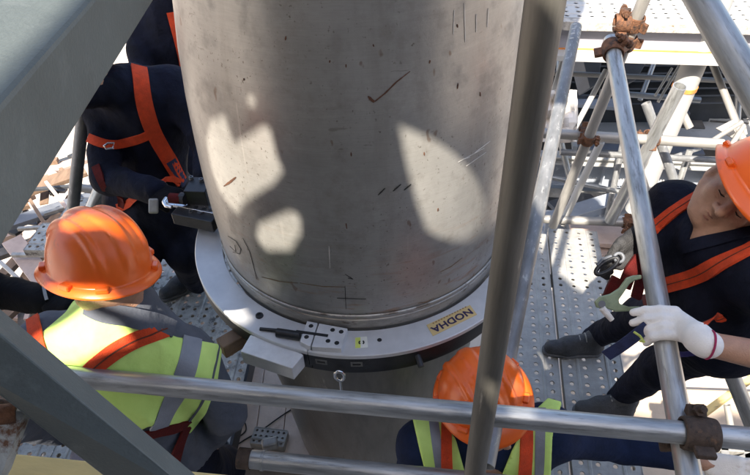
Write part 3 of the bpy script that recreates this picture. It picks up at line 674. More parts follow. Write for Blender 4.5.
# plank offcut lying on the ground level beneath
pm_s = plank_mesh('perforated_offcut', 0.145, 0.075, 3, M['plank'], 0.024, 0.005)
lowdeck = thing('lower_platform', 'pale boarded platform below the opening beside the pipe', None, (-.4, 1.6, -0.14), kind='structure')
for k in range(5):
    a = np.array([-0.62 + k * 0.122, 1.66, -0.14 - 0.003 * (k % 2)])
    gobj('board', G().box(a, (0.0595, 0.30, 0.016)), M['paleboard'], lowdeck, False, .003)
o = bpy.data.objects.new('perforated_offcut', pm_s); col.objects.link(o); P = onz(269, 437, -0.085); o.location = Vector(P); o.rotation_euler = (0, 0, R(-10))
tag(o, 'short white perforated plank offcut below the opening beside the pipe', 'plank')
P = onz(270, 444, -0.06); gobj('stone_block', G().box(P, (.033, .022, .022), (nrm([1, .2, 0]), nrm([-.2, 1, 0]), EZ)), M['galv_pale'], None, False, .01, label='small grey block on the perforated offcut behind the rail end', cat='block')
def cable(pts, z, r, lab):
    P = [onz(x, y, z) for x, y in pts]; P = np.array(P); t = np.linspace(0, len(P) - 1, 8 * len(P)); 
    # Catmull-Rom
    out = []
    for s in t:
        i = min(int(s), len(P) - 2); f_ = s - i; a = P[max(i - 1, 0)]; b = P[i]; c = P[i + 1]; d = P[min(i + 2, len(P) - 1)]
        out.append(0.5 * ((2 * b) + (-a + c) * f_ + (2 * a - 5 * b + 4 * c - d) * f_ ** 2 + (-a + 3 * b - 3 * c + d) * f_ ** 3))
    gobj('cable', G().path(out, r, 8), M['cable'], None, True, label=lab, cat='cable')
cable([(228, 452), (243, 441), (262, 430), (280, 417), (300, 404)], -0.119, 0.0032, 'thin black cable lying straight across the boards below the opening')
cable([(238, 428), (244, 422), (246, 430), (240, 436), (232, 438)], -0.119, 0.003, 'looped end of black cable beside the dark plank edge')

# ---------------------------------------------------------------- upper deck at the top right
ud = thing('upper_deck', 'white sunlit perforated deck across the top right', 'deck', onz(655, 24, 0.96))
f0 = onz(560, 20, 0.96); f1 = onz(760, 24.5, 0.96); fd = nrm(f1 - f0); fb = nrm(np.cross(EZ, fd)); fb = fb if fb[1] > 0 else -fb
pm_deck = plank_mesh('plank', 2.6, 0.25, 4, M['white_paint'], 0.066, 0.0125)
fm = (f0 + f1) / 2
for k in range(5):
    plank(pm_deck, fm + fb * (0.16 + .258 * k) + EZ * .0, math.atan2(fd[1], fd[0]), ud)
gobj('edge_beam', G().beam(fm - fd * 1.3 + fb * .0 - EZ * .022, fm + fd * 1.3 - EZ * .022, 0.05, 0.05), mat('rough grey edge beam', (0.40, 0.38, 0.35), 0.8, 0.1, 0.3, 40, 0.4, 90, cover=[((0.18, 0.14, 0.10), 30, 0.6, 0.1)]), ud, False, .003)
gobj('fascia', G().beam(fm - fd * 1.3 + fb * .045 - EZ * .115, fm + fd * 1.3 + fb * .045 - EZ * .115, 0.014, 0.13), M['lavender'], ud)
gobj('lip', G().beam(fm - fd * 1.3 + fb * .0 - EZ * .185, fm + fd * 1.3 - EZ * .185, 0.11, 0.016), M['white_paint'], ud, False, .002)
gobj('lip_edge', G().beam(fm - fd * 1.3 - fb * .058 - EZ * .19, fm + fd * 1.3 - fb * .058 - EZ * .19, 0.006, 0.03), M['white_paint'], ud)
gobj('sun_block_sheet', G().box(fm + fb * .68 - EZ * .062, (1.3, .62, .006), (fd, fb, EZ)), M['mid_steel'], ud)  # sheet added under the planks to block sun dots through the perforations
gobj('lip_stain', G().beam(fm - fd * 1.3 + fb * .034 - EZ * .174, fm + fd * 1.3 + fb * .034 - EZ * .174, 0.012, 0.006), M['orange_paint'], ud)

# dark plant hall behind and below: louvred wall and hopper chutes
lw = thing('louvre_wall', 'dark louvred wall in the gap under the upper deck', 'wall', (2.2, 6.3, GZ))
w0 = unp(520, 78, 5.6); w1_ = unp(790, 92, 5.6); wd = nrm(np.array([w1_[0] - w0[0], w1_[1] - w0[1], 0])); wb = np.cross(EZ, wd)
wm = (w0 + w1_) / 2; wm = np.array([wm[0], wm[1], 0])
gobj('backing', G().box(wm + wb * .12 + EZ * (-.6), (1.9, .03, 1.3), (wd, wb, EZ)), M['dark_steel'], lw)
for k in range(16):
    gobj('slat', G().box(wm + EZ * (-0.60 + k * 0.075), (1.8, .035, .007), (wd, nrm(wb - EZ * .5), nrm(EZ + wb * .5))), M['dark_steel'], lw)
hp = thing('hopper', 'pair of grey tapered chutes hanging below the upper deck edge', 'hopper', unp(600, 65, 4.6))
for pts in ([(580, 48), (604, 48), (598, 84), (590, 88)], [(627, 50), (654, 50), (636, 80), (624, 84)]):
    g = G().prism([unp(x, y, 4.5) for x, y in pts], nrm(_fw) * .25); gobj('chute', g, M['mid_steel'], hp, False, .004)
a0, a1 = line2((552, 73, 4.4), (760, 82, 4.4), 0, 1)
tube_obj('handrail', a0, a1, 0.018, 'galv_pale', label='thin pale handrail in front of the dark louvres', cat='handrail')
for (a, b, r, lab) in [((658, 102, 3.9), (692, 44, 3.9), .009, 'left thin white stay rod under the upper deck'), ((655, 96, 4.0), (672, 68, 4.0), .008, 'short grey stay rod beside the thin white one'), ((548, 110, 3.8), (562, 62, 3.8), .016, 'thin white upright left of the notched rail'), ((575, 128, 3.9), (606, 70, 3.9), .017, 'white strut leaning beside the clamped upright')]:
    x0, x1 = line2(a, b, 0, 1); tube_obj('stay_rod', x0, x1, r, 'white_paint', wall=None, label=lab, cat='rod')

# white sunlit walkway and equipment beyond the ledger
ww = thing('concrete_walkway', 'overexposed white walkway beyond the pale ledger', 'walkway', (2.2, 5.0, -1.0))
a0 = onz(540, 118, -0.9); a1 = onz(770, 132, -0.9); ad = nrm(a1 - a0); ab = np.cross(EZ, ad)
for (off, w, z) in [(0.0, .62, -0.9), (-.78, .5, -1.05)]:
    gobj('slab', G().box((a0 + a1) / 2 + ab * off + EZ * (z + .9), (2.4, w / 2, .05), (ad, ab, EZ)), M['white_paint'], ww, False, .006)
for k in range(5):
    c = (a0 + a1) / 2 + ad * (-1.5 + .75 * k) + ab * (-.41) - EZ * .02
    gobj('rib', G().box(c, (.02, .09, .03), (ad, ab, EZ)), M['white_paint'], ww)
gobj('grating', G().box(onz(726, 115, -.84), (.17, .14, .006), (ad, ab, EZ)), M['jumble'], ww)
gobj('grating', G().box(onz(686, 122, -.84), (.15, .10, .006), (ad, ab, EZ)), M['jumble'], ww)
pm_g = plank_mesh('perforated_plate', 0.6, 0.3, 5, M['white_paint'], .05, .014)
o = bpy.data.objects.new('perforated_plate', pm_g); col.objects.link(o); o.location = Vector(onz(728, 112, -.82)); o.rotation_euler = (0, 0, R(-12)); adopt(o, ww)
# rags draped on the ledger, orange stained
for (cx, cy, d, lab, mt_) in [(557, 116, 3.6, 'crumpled white sheet with orange stains left of the clamped upright', 'white_paint')]:
    v = []; f = []; nx, ny = 16, 14
    for j in range(ny):
        for i in range(nx):
            x = cx - 20 + 40 * i / (nx - 1); y = cy - 26 + 52 * j / (ny - 1)
            v.append(unp(x, y, d + .05 * math.sin(i * 1.1 + j * .5) + .04 * math.sin(j * 1.3 - i * .4)))
    f = [(j * nx + i, j * nx + i + 1, (j + 1) * nx + i + 1, (j + 1) * nx + i) for j in range(ny - 1) for i in range(nx - 1)]
    o = mk('crumpled_sheet', v, f, mat('stained white sheet', (0.78, 0.75, 0.72), .9, 0, .05, 8, .1, 30, cover=[((0.55, 0.20, 0.05), 9, 0.66, 0.06)]), None, True, label=lab, cat='sheet')
    s_ = o.modifiers.new('th', 'SOLIDIFY'); s_.thickness = .006

# blue grey I beams beyond the far end of the planks
def ibeam(a, b, hgt, wid, mt, lab, t=0.012, stiff=0):
    a = np.asarray(a); b = np.asarray(b); d = nrm(b - a); s = nrm(np.cross(EZ, d)); up = np.cross(d, s)
    ib = thing('steel_beam', lab, 'beam', a); L_ = np.linalg.norm(b - a); c = (a + b) / 2
    gobj('web', G().box(c, (L_ / 2, t / 2, hgt / 2 - t), (d, s, up)), mt, ib)
    for sg in (-1, 1): gobj('flange', G().box(c + up * sg * (hgt / 2 - t / 2), (L_ / 2, wid / 2, t / 2), (d, s, up)), mt, ib, False, .001)
    for k in range(stiff):
        for sg in (-1, 1): gobj('stiffener', G().box(a + d * L_ * (k + .5) / stiff + s * sg * wid * .25, (t / 2, wid * .22, hgt / 2 - t), (d, s, up)), mt, ib)
    return ib
ibeam(onz(520, 166, -.75), onz(760, 178, -.75), .24, .16, M['blue_steel'], 'blue grey riveted beam above the far plank ends', stiff=7)
ibeam(onz(545, 226, -.95), onz(700, 178, -.95), .16, .14, M['blue_steel'], 'blue grey beam slanting up behind the far plank ends', stiff=4)
ibeam(onz(520, 196, -1.3), onz(690, 208, -1.3), .18, .14, M['mid_steel'], 'dark steel beam deep below the slanting beam', stiff=3)
rb = ibeam(onz(540, 157, -.5), onz(770, 166, -.5), .07, .10, M['white_paint'], 'slim white beam just under the pale ledger', stiff=0)
for k in range(12):
    for (x, y, z, st0) in [(589 + 0 * k, 179, -.68, 0)]: pass
for grp in ((588, 178.5), (615, 180), (618, 162), (690, 166), (655, 181)):
    ib = bpy.data.objects['steel_beam']
    for k in range(4):
        P = onz(grp[0] + k * 2.6, grp[1], -.69); gobj('rivet', G().lathe([(0, .012), (.006, .009), (.009, 0)], P - _fw * .01, seg=8), M['white_paint'], ib, True)
# white frame braces on the right
for (a, b, r, lab) in [((712, 62, 3.7), (748, 152, 3.5), .026, 'white frame leg slanting right beside the thick stanchion'), ((713, 140, 3.4), (742, 122, 3.4), .016, 'short white brace from the ledger end to the frame leg'), ((718, 165, 3.5), (744, 126, 3.5), .018, 'white brace under the frame joint near the orange helmet'), ((690, 128, 3.9), (672, 92, 3.9), .03, 'white post behind the thick stanchion')]:
    x0, x1 = line2(a, b, 0, 1); tube_obj('frame_bar', x0, x1, r * .8, 'galv_pale', wall=None, seg=20, label=lab, cat='bar')
# pinkish boards next to the far plank end
g = G().box(onz(598, 232, -0.12), (.16, .12, .016), (E1, E2, EZ)); gobj('wooden_board', g, M['pinkwood'], None, False, .003, label='pinkish pale board beside the far end of the planks', cat='board')
g = G().box(onz(612, 244, -0.18), (.12, .07, .012), (nrm([1, .3, 0]), nrm([-.3, 1, 0]), EZ)); gobj('wooden_board', g, M['pinkwood'], None, False, .003, label='small pinkish board under the grey gloved hand', cat='board')

# denser scaffold and steelwork beyond the plank ends
for (a, b, r, mt_, lab) in [
    ((541, 60, 4.3), (575, 200, 4.5), .022, 'galv', 'grey raker tube crossing behind the notched rail'),
    ((600, 92, 4.6), (700, 100, 4.6), .022, 'galv', 'thin grey rail above the sunlit walkway'),
    ((560, 152, 4.2), (735, 161, 4.2), .022, 'galv_mottled', 'dull rail tube below the pale ledger'),
    ((628, 120, 4.4), (604, 232, 4.7), .022, 'galv_mottled', 'dull upright between the two leaning tubes'),
    ((540, 175, 4.4), (640, 196, 4.4), .018, 'galv', 'thin grey tube crossing the riveted beam'),
    ((690, 150, 4.3), (668, 215, 4.5), .022, 'galv', 'grey upright behind the dark shoulder'),
    ((640, 168, 4.8), (700, 148, 4.8), .018, 'galv_mottled', 'thin brace rising behind the short notched tube'),
    ((740, 60, 4.6), (736, 150, 4.8), .024, 'galv', 'grey upright behind the frame joint'),
    ((655, 60, 5.0), (640, 100, 5.0), .02, 'galv', 'dim tube in front of the dark louvres'),
    ((560, 50, 5.0), (556, 110, 5.0), .022, 'galv', 'dim upright behind the thin white upright')]:
    x0, x1 = line2(a, b, 0, 1); tube_obj('scaffold_tube', x0, x1, r, mt_, wall=None, seg=20, label=lab, cat='scaffold tube')
for (x, y, z, hw, hd, ang, mt_, lab) in [(600, 102, -.55, .22, .10, -14, 'blue_steel', 'blue grey cabinet top beside the crumpled sheet'), (668, 108, -.6, .16, .12, -8, 'mid_steel', 'dark tray behind the notched tube'), (640, 150, -.62, .5, .05, -9, 'mid_steel', 'dark toe board below the pale ledger'), (575, 205, -1.05, .20, .12, 20, 'mid_steel', 'dark plate under the slanting beam'), (650, 212, -1.0, .16, .10, -20, 'dirt', 'brown plate behind the rusty clamp')]:
    a_ = R(ang); gobj('steel_plate', G().box(onz(x, y, z), (hw, hd, .02), ([math.cos(a_), math.sin(a_), 0], [-math.sin(a_), math.cos(a_), 0], EZ)), M[mt_], None, False, .004, label=lab, cat='plate')
x0 = unp(727, 122, 3.6); gobj('frame_joint', G().prism([unp(716, 128, 3.55), unp(734, 119, 3.55), unp(746, 124, 3.55), unp(748, 134, 3.55), unp(736, 140, 3.55)], nrm(_fw) * .012), M['galv_pale'], None, False, .003, label='white gusset plate where the frame bars meet', cat='plate')

# right side below the worker: upright, thin raker, pieces on the ground
_, b0_, b1_ = bt((723, 352, 1.95), (770, 470, 2.05), 0.0242, 'galv', 'grey upright behind the bare forearm on the right', -0.6, 1.1)
x0, x1 = line2((690, 424, 2.9), (752, 378, 3.0), 0, 1); gobj('timber_raker', G().beam(x0, x1, .03, .03), M['timber'], None, label='thin brown timber raker right of the dark clamp', cat='raker')
x0, x1 = line2((727, 405, 3.1), (733, 440, 3.1), 0, 1); tube_obj('stay_rod', x0, x1, .016, 'galv_pale', label='short grey stub beside the brown timber raker', cat='rod')
fr = thing('ground_frame', 'pale grating frame on the ground in the bottom right corner', 'frame', onz(730, 460, -1.4))
for (a, b, w) in [((700, 447), (770, 452), .06), ((705, 462), (770, 466), .06), ((722, 440), (727, 475), .05), ((745, 442), (750, 478), .05), ((700, 478), (770, 455), .09)]:
    gobj('bar', G().beam(onz(*a, -1.4), onz(*b, -1.4), w, .05), M['galv_pale'], fr, False, .004)
gobj('tray', G().box(onz(738, 462, -1.5), (.2, .16, .02)), M['mid_steel'], fr)
# a raised dusty slab edge far below on the right
gobj('concrete_slab', G().prism([onz(560, 384, GZ + .25), onz(900, 396, GZ + .25), onz(900, 520, GZ + .25), onz(560, 520, GZ + .25)], (0, 0, -.24)), mat('tan dusty slab', (0.47, 0.37, 0.28), .9, 0, .12, 2.5, .2, 40, cover=[((0.38, 0.28, 0.20), 6, .62, .08)]), None, False, .02, kind='structure')

# ---------------------------------------------------------------- clutter at the left
_, _a, _b = bt((80, 143, 2.45), (72, 218, 2.6), 0.0242, 'galv_mottled', 'speckled upright tube left of the crouching orange helmet', -0.8, 6.0)
bt((103, 186, 2.75), (92, 212, 2.8), 0.034, 'galv', 'short fat grey tube beside the orange helmet', -0.2, 2.2)
bt((95, 190, 2.9), (82, 188, 2.9), 0.02, 'galv_pale', 'stub of pale tube between the speckled upright and red strap', -0.3, 1.4)
bt((148, 284, 2.9), (136, 312, 2.95), 0.028, 'galv', 'grey tube lying on the planks beside the helmet brim', -0.2, 1.6)
lab_l = [((12, 255), (72, 255), .035, 'galv_pale', 'flat white bar behind the left helmet'), ((18, 229), (60, 226), .03, 'galv_pale', 'thin white bar above the flat one at the far left'),
         ((12, 240), (45, 282), .16, 'pinkwood', 'broad brown board slanting behind the left helmet'), ((46, 182), (70, 212), .03, 'pinkwood', 'pinkish thin lath near the speckled upright'), ((30, 200), (62, 252), .03, 'dirt', 'brown lath crossing the white bars'),
         ((0, 262), (26, 286), .03, 'white_paint', 'short white bar at the far left edge'), ((26, 190), (75, 186), .03, 'dark_steel', 'dark bar behind the pinkish lath'), ((44, 214), (70, 206), .04, 'galv_pale', 'pale bent piece beside the speckled upright')]
for i, (a, b, w, mt_, lb) in enumerate(lab_l):
    z = -1.0 - .035 * i
    gobj('bar' if 'bar' in lb or 'piece' in lb else 'board', G().beam(onz(*a, z), onz(*b, z), w, .03), M[mt_], None, False, .003, label=lb, cat='bar' if 'bar' in lb or 'piece' in lb else 'board')
for i, (a, b, w, mt_, lb) in enumerate([((-15, 205), (85, 170), .20, 'dirt', 'wide brown plank below the girder edge'), ((-15, 232), (95, 196), .16, 'mid_steel', 'grey channel lying beside the brown plank'), ((-20, 300), (60, 214), .10, 'dirt', 'brown joist running under the white bars'), ((20, 300), (90, 236), .09, 'mid_steel', 'dark joist behind the left helmet'), ((40, 175), (110, 150), .14, 'pinkwood', 'tan plank beyond the speckled upright'), ((-20, 262), (40, 240), .12, 'jumble', 'grey slab piece at the far left edge'), ((100, 215), (170, 200), .2, 'dirt', 'brown plank under the bending worker'), ((60, 290), (140, 280), .2, 'dirt', 'brown plank hidden under the left helmet')]):
    z = -1.38 - .03 * i
    gobj('joist' if 'joist' in lb or 'channel' in lb else 'plank_piece', G().beam(onz(*a, z), onz(*b, z), w, .05), M[mt_], None, False, .004, label=lb, cat='joist' if 'joist' in lb or 'channel' in lb else 'plank')
# debris layer: many small offcuts, uncountable
g = G()
for i in range(170):
    x = random.uniform(-20, 175); y = random.uniform(135, 330); P = onz(x, y, -1.45 - random.random() * .25); a = random.uniform(0, 3.14)
    g.box(P, (random.uniform(.03, .16), random.uniform(.01, .05), random.uniform(.008, .03)), (nrm([math.cos(a), math.sin(a), random.uniform(-.3, .3)]), nrm([-math.sin(a), math.cos(a), 0]), EZ))
o = gobj('rubble', g, M['jumble'], None, kind='stuff', label='jumble of offcuts and rubble below the left scaffold')
ids = np.random.randint(0, 5, len(o.data.polygons) // 6).repeat(6)
for k in ('dirt', 'mid_steel', 'dark_steel', 'pinkwood'): o.data.materials.append(M[k])
o.data.polygons.foreach_set('material_index', ids.astype(np.int32))
low = G().box((-1.9, 3.2, -1.8), (1.5, 2.4, .04)); gobj('lower_floor', low, M['dirt'], None, kind='structure')

# ================================================================== PEOPLE (signed distance bodies turned into one continuous mesh each)
def smin(a, b, k):
    h = np.clip(.5 + .5 * (b - a) / k, 0, 1); return b * (1 - h) + a * h - k * h * (1 - h)
class SDF:
    def __init__(s): s.p = []
    def cone(s, a, b, ra, rb, k=.03, n=None, sq=1.0):
        a = np.asarray(a, float); b = np.asarray(b, float); s.p.append(('c', a, b, ra, rb, k, None if n is None else nrm(n), sq)); return s
    def ell(s, c, r, ax=None, k=.02, sub=False):
        s.p.append(('s' if sub else 'e', np.asarray(c, float), np.asarray(r, float), np.eye(3) if ax is None else np.asarray(ax, float), k)); return s
    def ball(s, c, r, k=.02, sub=False): return s.ell(c, (r, r, r), None, k, sub)
    def copy(s):
        t = SDF(); t.p = list(s.p); return t
    def __add__(s, o):
        t = SDF(); t.p = s.p + o.p; return t
    def bounds(s):
        lo = np.full(3, 1e9); hi = -lo
        for q in s.p:
            if q[0] == 'c':
                for c, r in ((q[1], q[3]), (q[2], q[4])): lo = np.minimum(lo, c - r); hi = np.maximum(hi, c + r)
            elif q[0] == 'e':
                r = q[2].max(); lo = np.minimum(lo, q[1] - r); hi = np.maximum(hi, q[1] + r)
        return lo, hi
    def __call__(s, P):
        d = None
        for q in s.p:
            if q[0] == 'c':
                _, a, b, ra, rb, k, n, sq = q
                X = P - a; ba = b - a
                if n is not None: X = X + (1 / sq - 1) * (X @ n)[..., None] * n; ba = ba + (1 / sq - 1) * (ba @ n) * n
                h = np.clip((X @ ba) / (ba @ ba), 0, 1)
                Y = X - h[..., None] * ba
                e = np.sqrt((Y * Y).sum(-1)) - (ra + h * (rb - ra))
                if n is not None: e = e * (.5 + .5 * sq)
                d = e if d is None else smin(d, e, k)
            else:
                _, c, r, ax, k = q
                X = (P - c) @ ax.T; k0 = np.sqrt(((X / r) ** 2).sum(-1)); k1 = np.sqrt(((X / (r * r)) ** 2).sum(-1)) + 1e-9
                e = k0 * (k0 - 1) / k1
                if q[0] == 'e': d = e if d is None else smin(d, e, k)
                else: d = -smin(-d, e, k)
        return d
_WD = np.random.RandomState(3).normal(size=(9, 3)); _WP = np.random.RandomState(4).uniform(0, 6, 9)
def folds(P, amp, freq=1.0, ax=None):
    """cloth creases: ridged, domain-warped waves"""
    w = np.zeros(P.shape[:-1])
    Q = P * freq
    wx = .035 * np.sin(Q @ (_WD[6] * 9) + _WP[6]) + .02 * np.sin(Q @ (_WD[7] * 17) + _WP[7])
    for i in range(5):
        f = 22 + 13 * i
        w += (1 - np.abs(np.sin(.5 * (Q @ (nrm(_WD[i]) * f) + _WP[i] + 22 * wx)))) ** 2 / (1 + .55 * i)
    return -amp * (w - 0.9)
def net(fn, lo, hi, h):
    lo = np.asarray(lo, float); n = np.maximum(4, np.ceil((np.asarray(hi) - lo) / h).astype(int) + 1)
    xs, ys, zs = [lo[i] + h * np.arange(n[i]) for i in range(3)]
    B = 4; nb = -(-n // B); full = nb * B
    F = np.empty(full, np.float32)
    cs = np.stack(np.meshgrid(*[lo[i] + h * (B * np.arange(nb[i]) + (B - 1) / 2) for i in range(3)], indexing='ij'), -1).reshape(-1, 3)
    Dc = np.concatenate([fn(cs[i:i + 200000]) for i in range(0, len(cs), 200000)])
    F6 = F.reshape(nb[0], B, nb[1], B, nb[2], B)
    Fb = np.broadcast_to(Dc.reshape(nb)[:, None, :, None, :, None], F6.shape).copy()
    act = np.argwhere(np.abs(Dc.reshape(nb)) < h * B * .87 * 1.7 + .006)
    off = h * (np.arange(B) - (B - 1) / 2); og = np.stack(np.meshgrid(off, off, off, indexing='ij'), -1)
    cb = lo + h * (B * act + (B - 1) / 2)
    for i in range(0, len(act), 6000):
        P_ = cb[i:i + 6000][:, None, None, None, :] + og[None]; A_ = act[i:i + 6000]
        Fb[A_[:, 0], :, A_[:, 1], :, A_[:, 2], :] = fn(P_.reshape(-1, 3)).reshape(P_.shape[:-1])
    F = Fb.reshape(full)[:n[0], :n[1], :n[2]]
    S = F < 0
    cn = n - 1
    cnt = np.zeros(cn, np.int8)
    for a in (0, 1):
        for b in (0, 1):
            for c in (0, 1): cnt += S[a:a + cn[0], b:b + cn[1], c:c + cn[2]]
    I = np.argwhere((cnt > 0) & (cnt < 8)); idx = -np.ones(cn, np.int64); idx[tuple(I.T)] = np.arange(len(I))
    acc = np.zeros((len(I), 3)); num = np.zeros(len(I))
    cor = [(a, b, c) for a in (0, 1) for b in (0, 1) for c in (0, 1)]
    for A in cor:
        for ax in range(3):
            if A[ax]: continue
            B = list(A); B[ax] = 1
            fa = F[I[:, 0] + A[0], I[:, 1] + A[1], I[:, 2] + A[2]]; fb = F[I[:, 0] + B[0], I[:, 1] + B[1], I[:, 2] + B[2]]
            m = (fa < 0) != (fb < 0); t = np.where(m, fa / np.where(m, fa - fb, 1), 0)
            p = np.tile(np.array(A, float), (len(I), 1)); p[:, ax] += t
            acc[m] += p[m]; num[m] += 1
    V = lo + h * (I + acc / num[:, None])
    Q = []
    for ax in range(3):
        o1, o2 = (ax + 1) % 3, (ax + 2) % 3
        sl0 = [slice(None)] * 3; sl1 = [slice(None)] * 3; sl0[ax] = slice(0, -1); sl1[ax] = slice(1, None)
        A = S[tuple(sl0)]; B = S[tuple(sl1)]
        for flip, msk in ((False, A & ~B), (True, ~A & B)):
            e = np.argwhere(msk); e = e[(e[:, o1] > 0) & (e[:, o2] > 0) & (e[:, o1] < cn[o1]) & (e[:, o2] < cn[o2])]
            q = []
            for d1, d2 in ((-1, -1), (0, -1), (0, 0), (-1, 0)):
                c = e.copy(); c[:, o1] += d1; c[:, o2] += d2; q.append(idx[tuple(c.T)])
            q = np.stack(q, 1)
            Q.append(q[:, ::-1] if flip else q)
    return V, np.concatenate(Q)
def sdf_obj(name, fn, lo, hi, h, mt, parent, pad=.03, **kw):
    V, Q = net(fn, np.asarray(lo) - pad, np.asarray(hi) + pad, h)
    me = bpy.data.meshes.new(name); me.vertices.add(len(V)); me.vertices.foreach_set('co', V.astype(np.float32).ravel())
    me.loops.add(Q.size); me.loops.foreach_set('vertex_index', Q.astype(np.int32).ravel())
    me.polygons.add(len(Q)); me.polygons.foreach_set('loop_start', (np.arange(len(Q)) * 4).astype(np.int32))
    me.update(calc_edges=True); me.validate()
    me.polygons.foreach_set('use_smooth', [True] * len(me.polygons)); me.materials.append(mt)
    o = bpy.data.objects.new(name, me); col.objects.link(o); tag(o, **kw)
    return adopt(o, parent)
def grad(fn, P, e=.003):
    P = np.asarray(P, float); g_ = np.stack([fn(P + np.eye(3)[i] * e) - fn(P - np.eye(3)[i] * e) for i in range(3)], -1)
    return g_ / (np.linalg.norm(g_, axis=-1, keepdims=True) + 1e-9)
def hit(fn, x, y, t0=.7, t1=4.5):
    k = unp(x, y, 1) - CAM; t = t0
    for _ in range(260):
        d = float(fn((CAM + t * k)[None])[0])
        if d < .0008: return CAM + t * k
        t += max(d * .55, .0006)
        if t > t1: return None
    return CAM + t * k
def strap(name, fn, pts, w, mt, parent, off=.004, th=.003, na=5, step=4.0, **kw):
    """webbing laid on a body: image-plane waypoints are dropped onto the surface, the band follows it"""
    px = []
    for a, c in zip(pts[:-1], pts[1:]):
        m = max(1, int(math.hypot(c[0] - a[0], c[1] - a[1]) / step))
        for s in range(m): px.append((a[0] + (c[0] - a[0]) * s / m, a[1] + (c[1] - a[1]) * s / m))
    px.append(pts[-1])
    if len(px) > 4:
        q = np.array(px); 
        for _ in range(3): q[1:-1] = .5 * q[1:-1] + .25 * (q[:-2] + q[2:])
        px = q
    P = [hit(fn, x, y) for x, y in px]; P = np.array([p for p in P if p is not None])
    if len(P) < 3: print('STRAP MISS', name, pts); return None
    for _ in range(4): P[1:-1] = .5 * P[1:-1] + .25 * (P[:-2] + P[2:])
    T = np.gradient(P, axis=0); T /= np.linalg.norm(T, axis=1, keepdims=True) + 1e-9
    Nn = grad(fn, P, .008)
    for _ in range(3): Nn[1:-1] = .5 * Nn[1:-1] + .25 * (Nn[:-2] + Nn[2:])
    Sd = np.cross(T, Nn); Sd /= np.linalg.norm(Sd, axis=1, keepdims=True) + 1e-9
    rows = []
    for a in np.linspace(-.5, .5, na):
        q = P + Sd * w * a
        for _ in range(3): q = q - (fn(q) - off)[:, None] * grad(fn, q, .006) * .9
        rows.append(q)
    rows = np.array(rows)            # na, n, 3
    for _ in range(2): rows[:, 1:-1] = .5 * rows[:, 1:-1] + .25 * (rows[:, :-2] + rows[:, 2:])
    n_ = len(P); top = rows + Nn[None] * th; v = np.concatenate([top.reshape(-1, 3), (rows - Nn[None] * .004).reshape(-1, 3)]); f = []; b = na * n_
    id_ = lambda i, j: i * n_ + j
    for i in range(na - 1):
        for j in range(n_ - 1):
            f.append((id_(i, j), id_(i + 1, j), id_(i + 1, j + 1), id_(i, j + 1))); f.append((b + id_(i, j), b + id_(i, j + 1), b + id_(i + 1, j + 1), b + id_(i + 1, j)))
    for j in range(n_ - 1):
        f.append((id_(0, j), id_(0, j + 1), b + id_(0, j + 1), b + id_(0, j))); f.append((id_(na - 1, j + 1), id_(na - 1, j), b + id_(na - 1, j), b + id_(na - 1, j + 1)))
    for i in range(na - 1):
        f.append((id_(i + 1, 0), id_(i, 0), b + id_(i, 0), b + id_(i + 1, 0))); f.append((id_(i, n_ - 1), id_(i + 1, n_ - 1), b + id_(i + 1, n_ - 1), b + id_(i, n_ - 1)))
    return mk(name, v, f, mt, parent, True, **kw)
def poly_sd(P, poly):
    """signed distance (metres, approximately) to an outline cut along the line of sight, used to tailor cloth edges"""
    X = P - CAM; dep = np.maximum(X @ _fw, .2); x = 375 + FPX * (X @ _u) / dep; y = 237.5 + FPX * (X @ _v) / dep
    d = np.full(x.shape, 1e9); ins = np.zeros(x.shape, bool); n_ = len(poly)
    for i in range(n_):
        ax_, ay = poly[i]; bx_, by = poly[(i + 1) % n_]; ex, ey = bx_ - ax_, by - ay
        t = np.clip(((x - ax_) * ex + (y - ay) * ey) / (ex * ex + ey * ey + 1e-9), 0, 1)
        d = np.minimum(d, (x - ax_ - t * ex) ** 2 + (y - ay - t * ey) ** 2)
        c = ((ay > y) != (by > y)) & (x < (bx_ - ax_) * (y - ay) / ((by - ay) if by != ay else 1e-9) + ax_); ins ^= c
    d = np.sqrt(d) * dep / FPX
    return np.where(ins, -d, d)

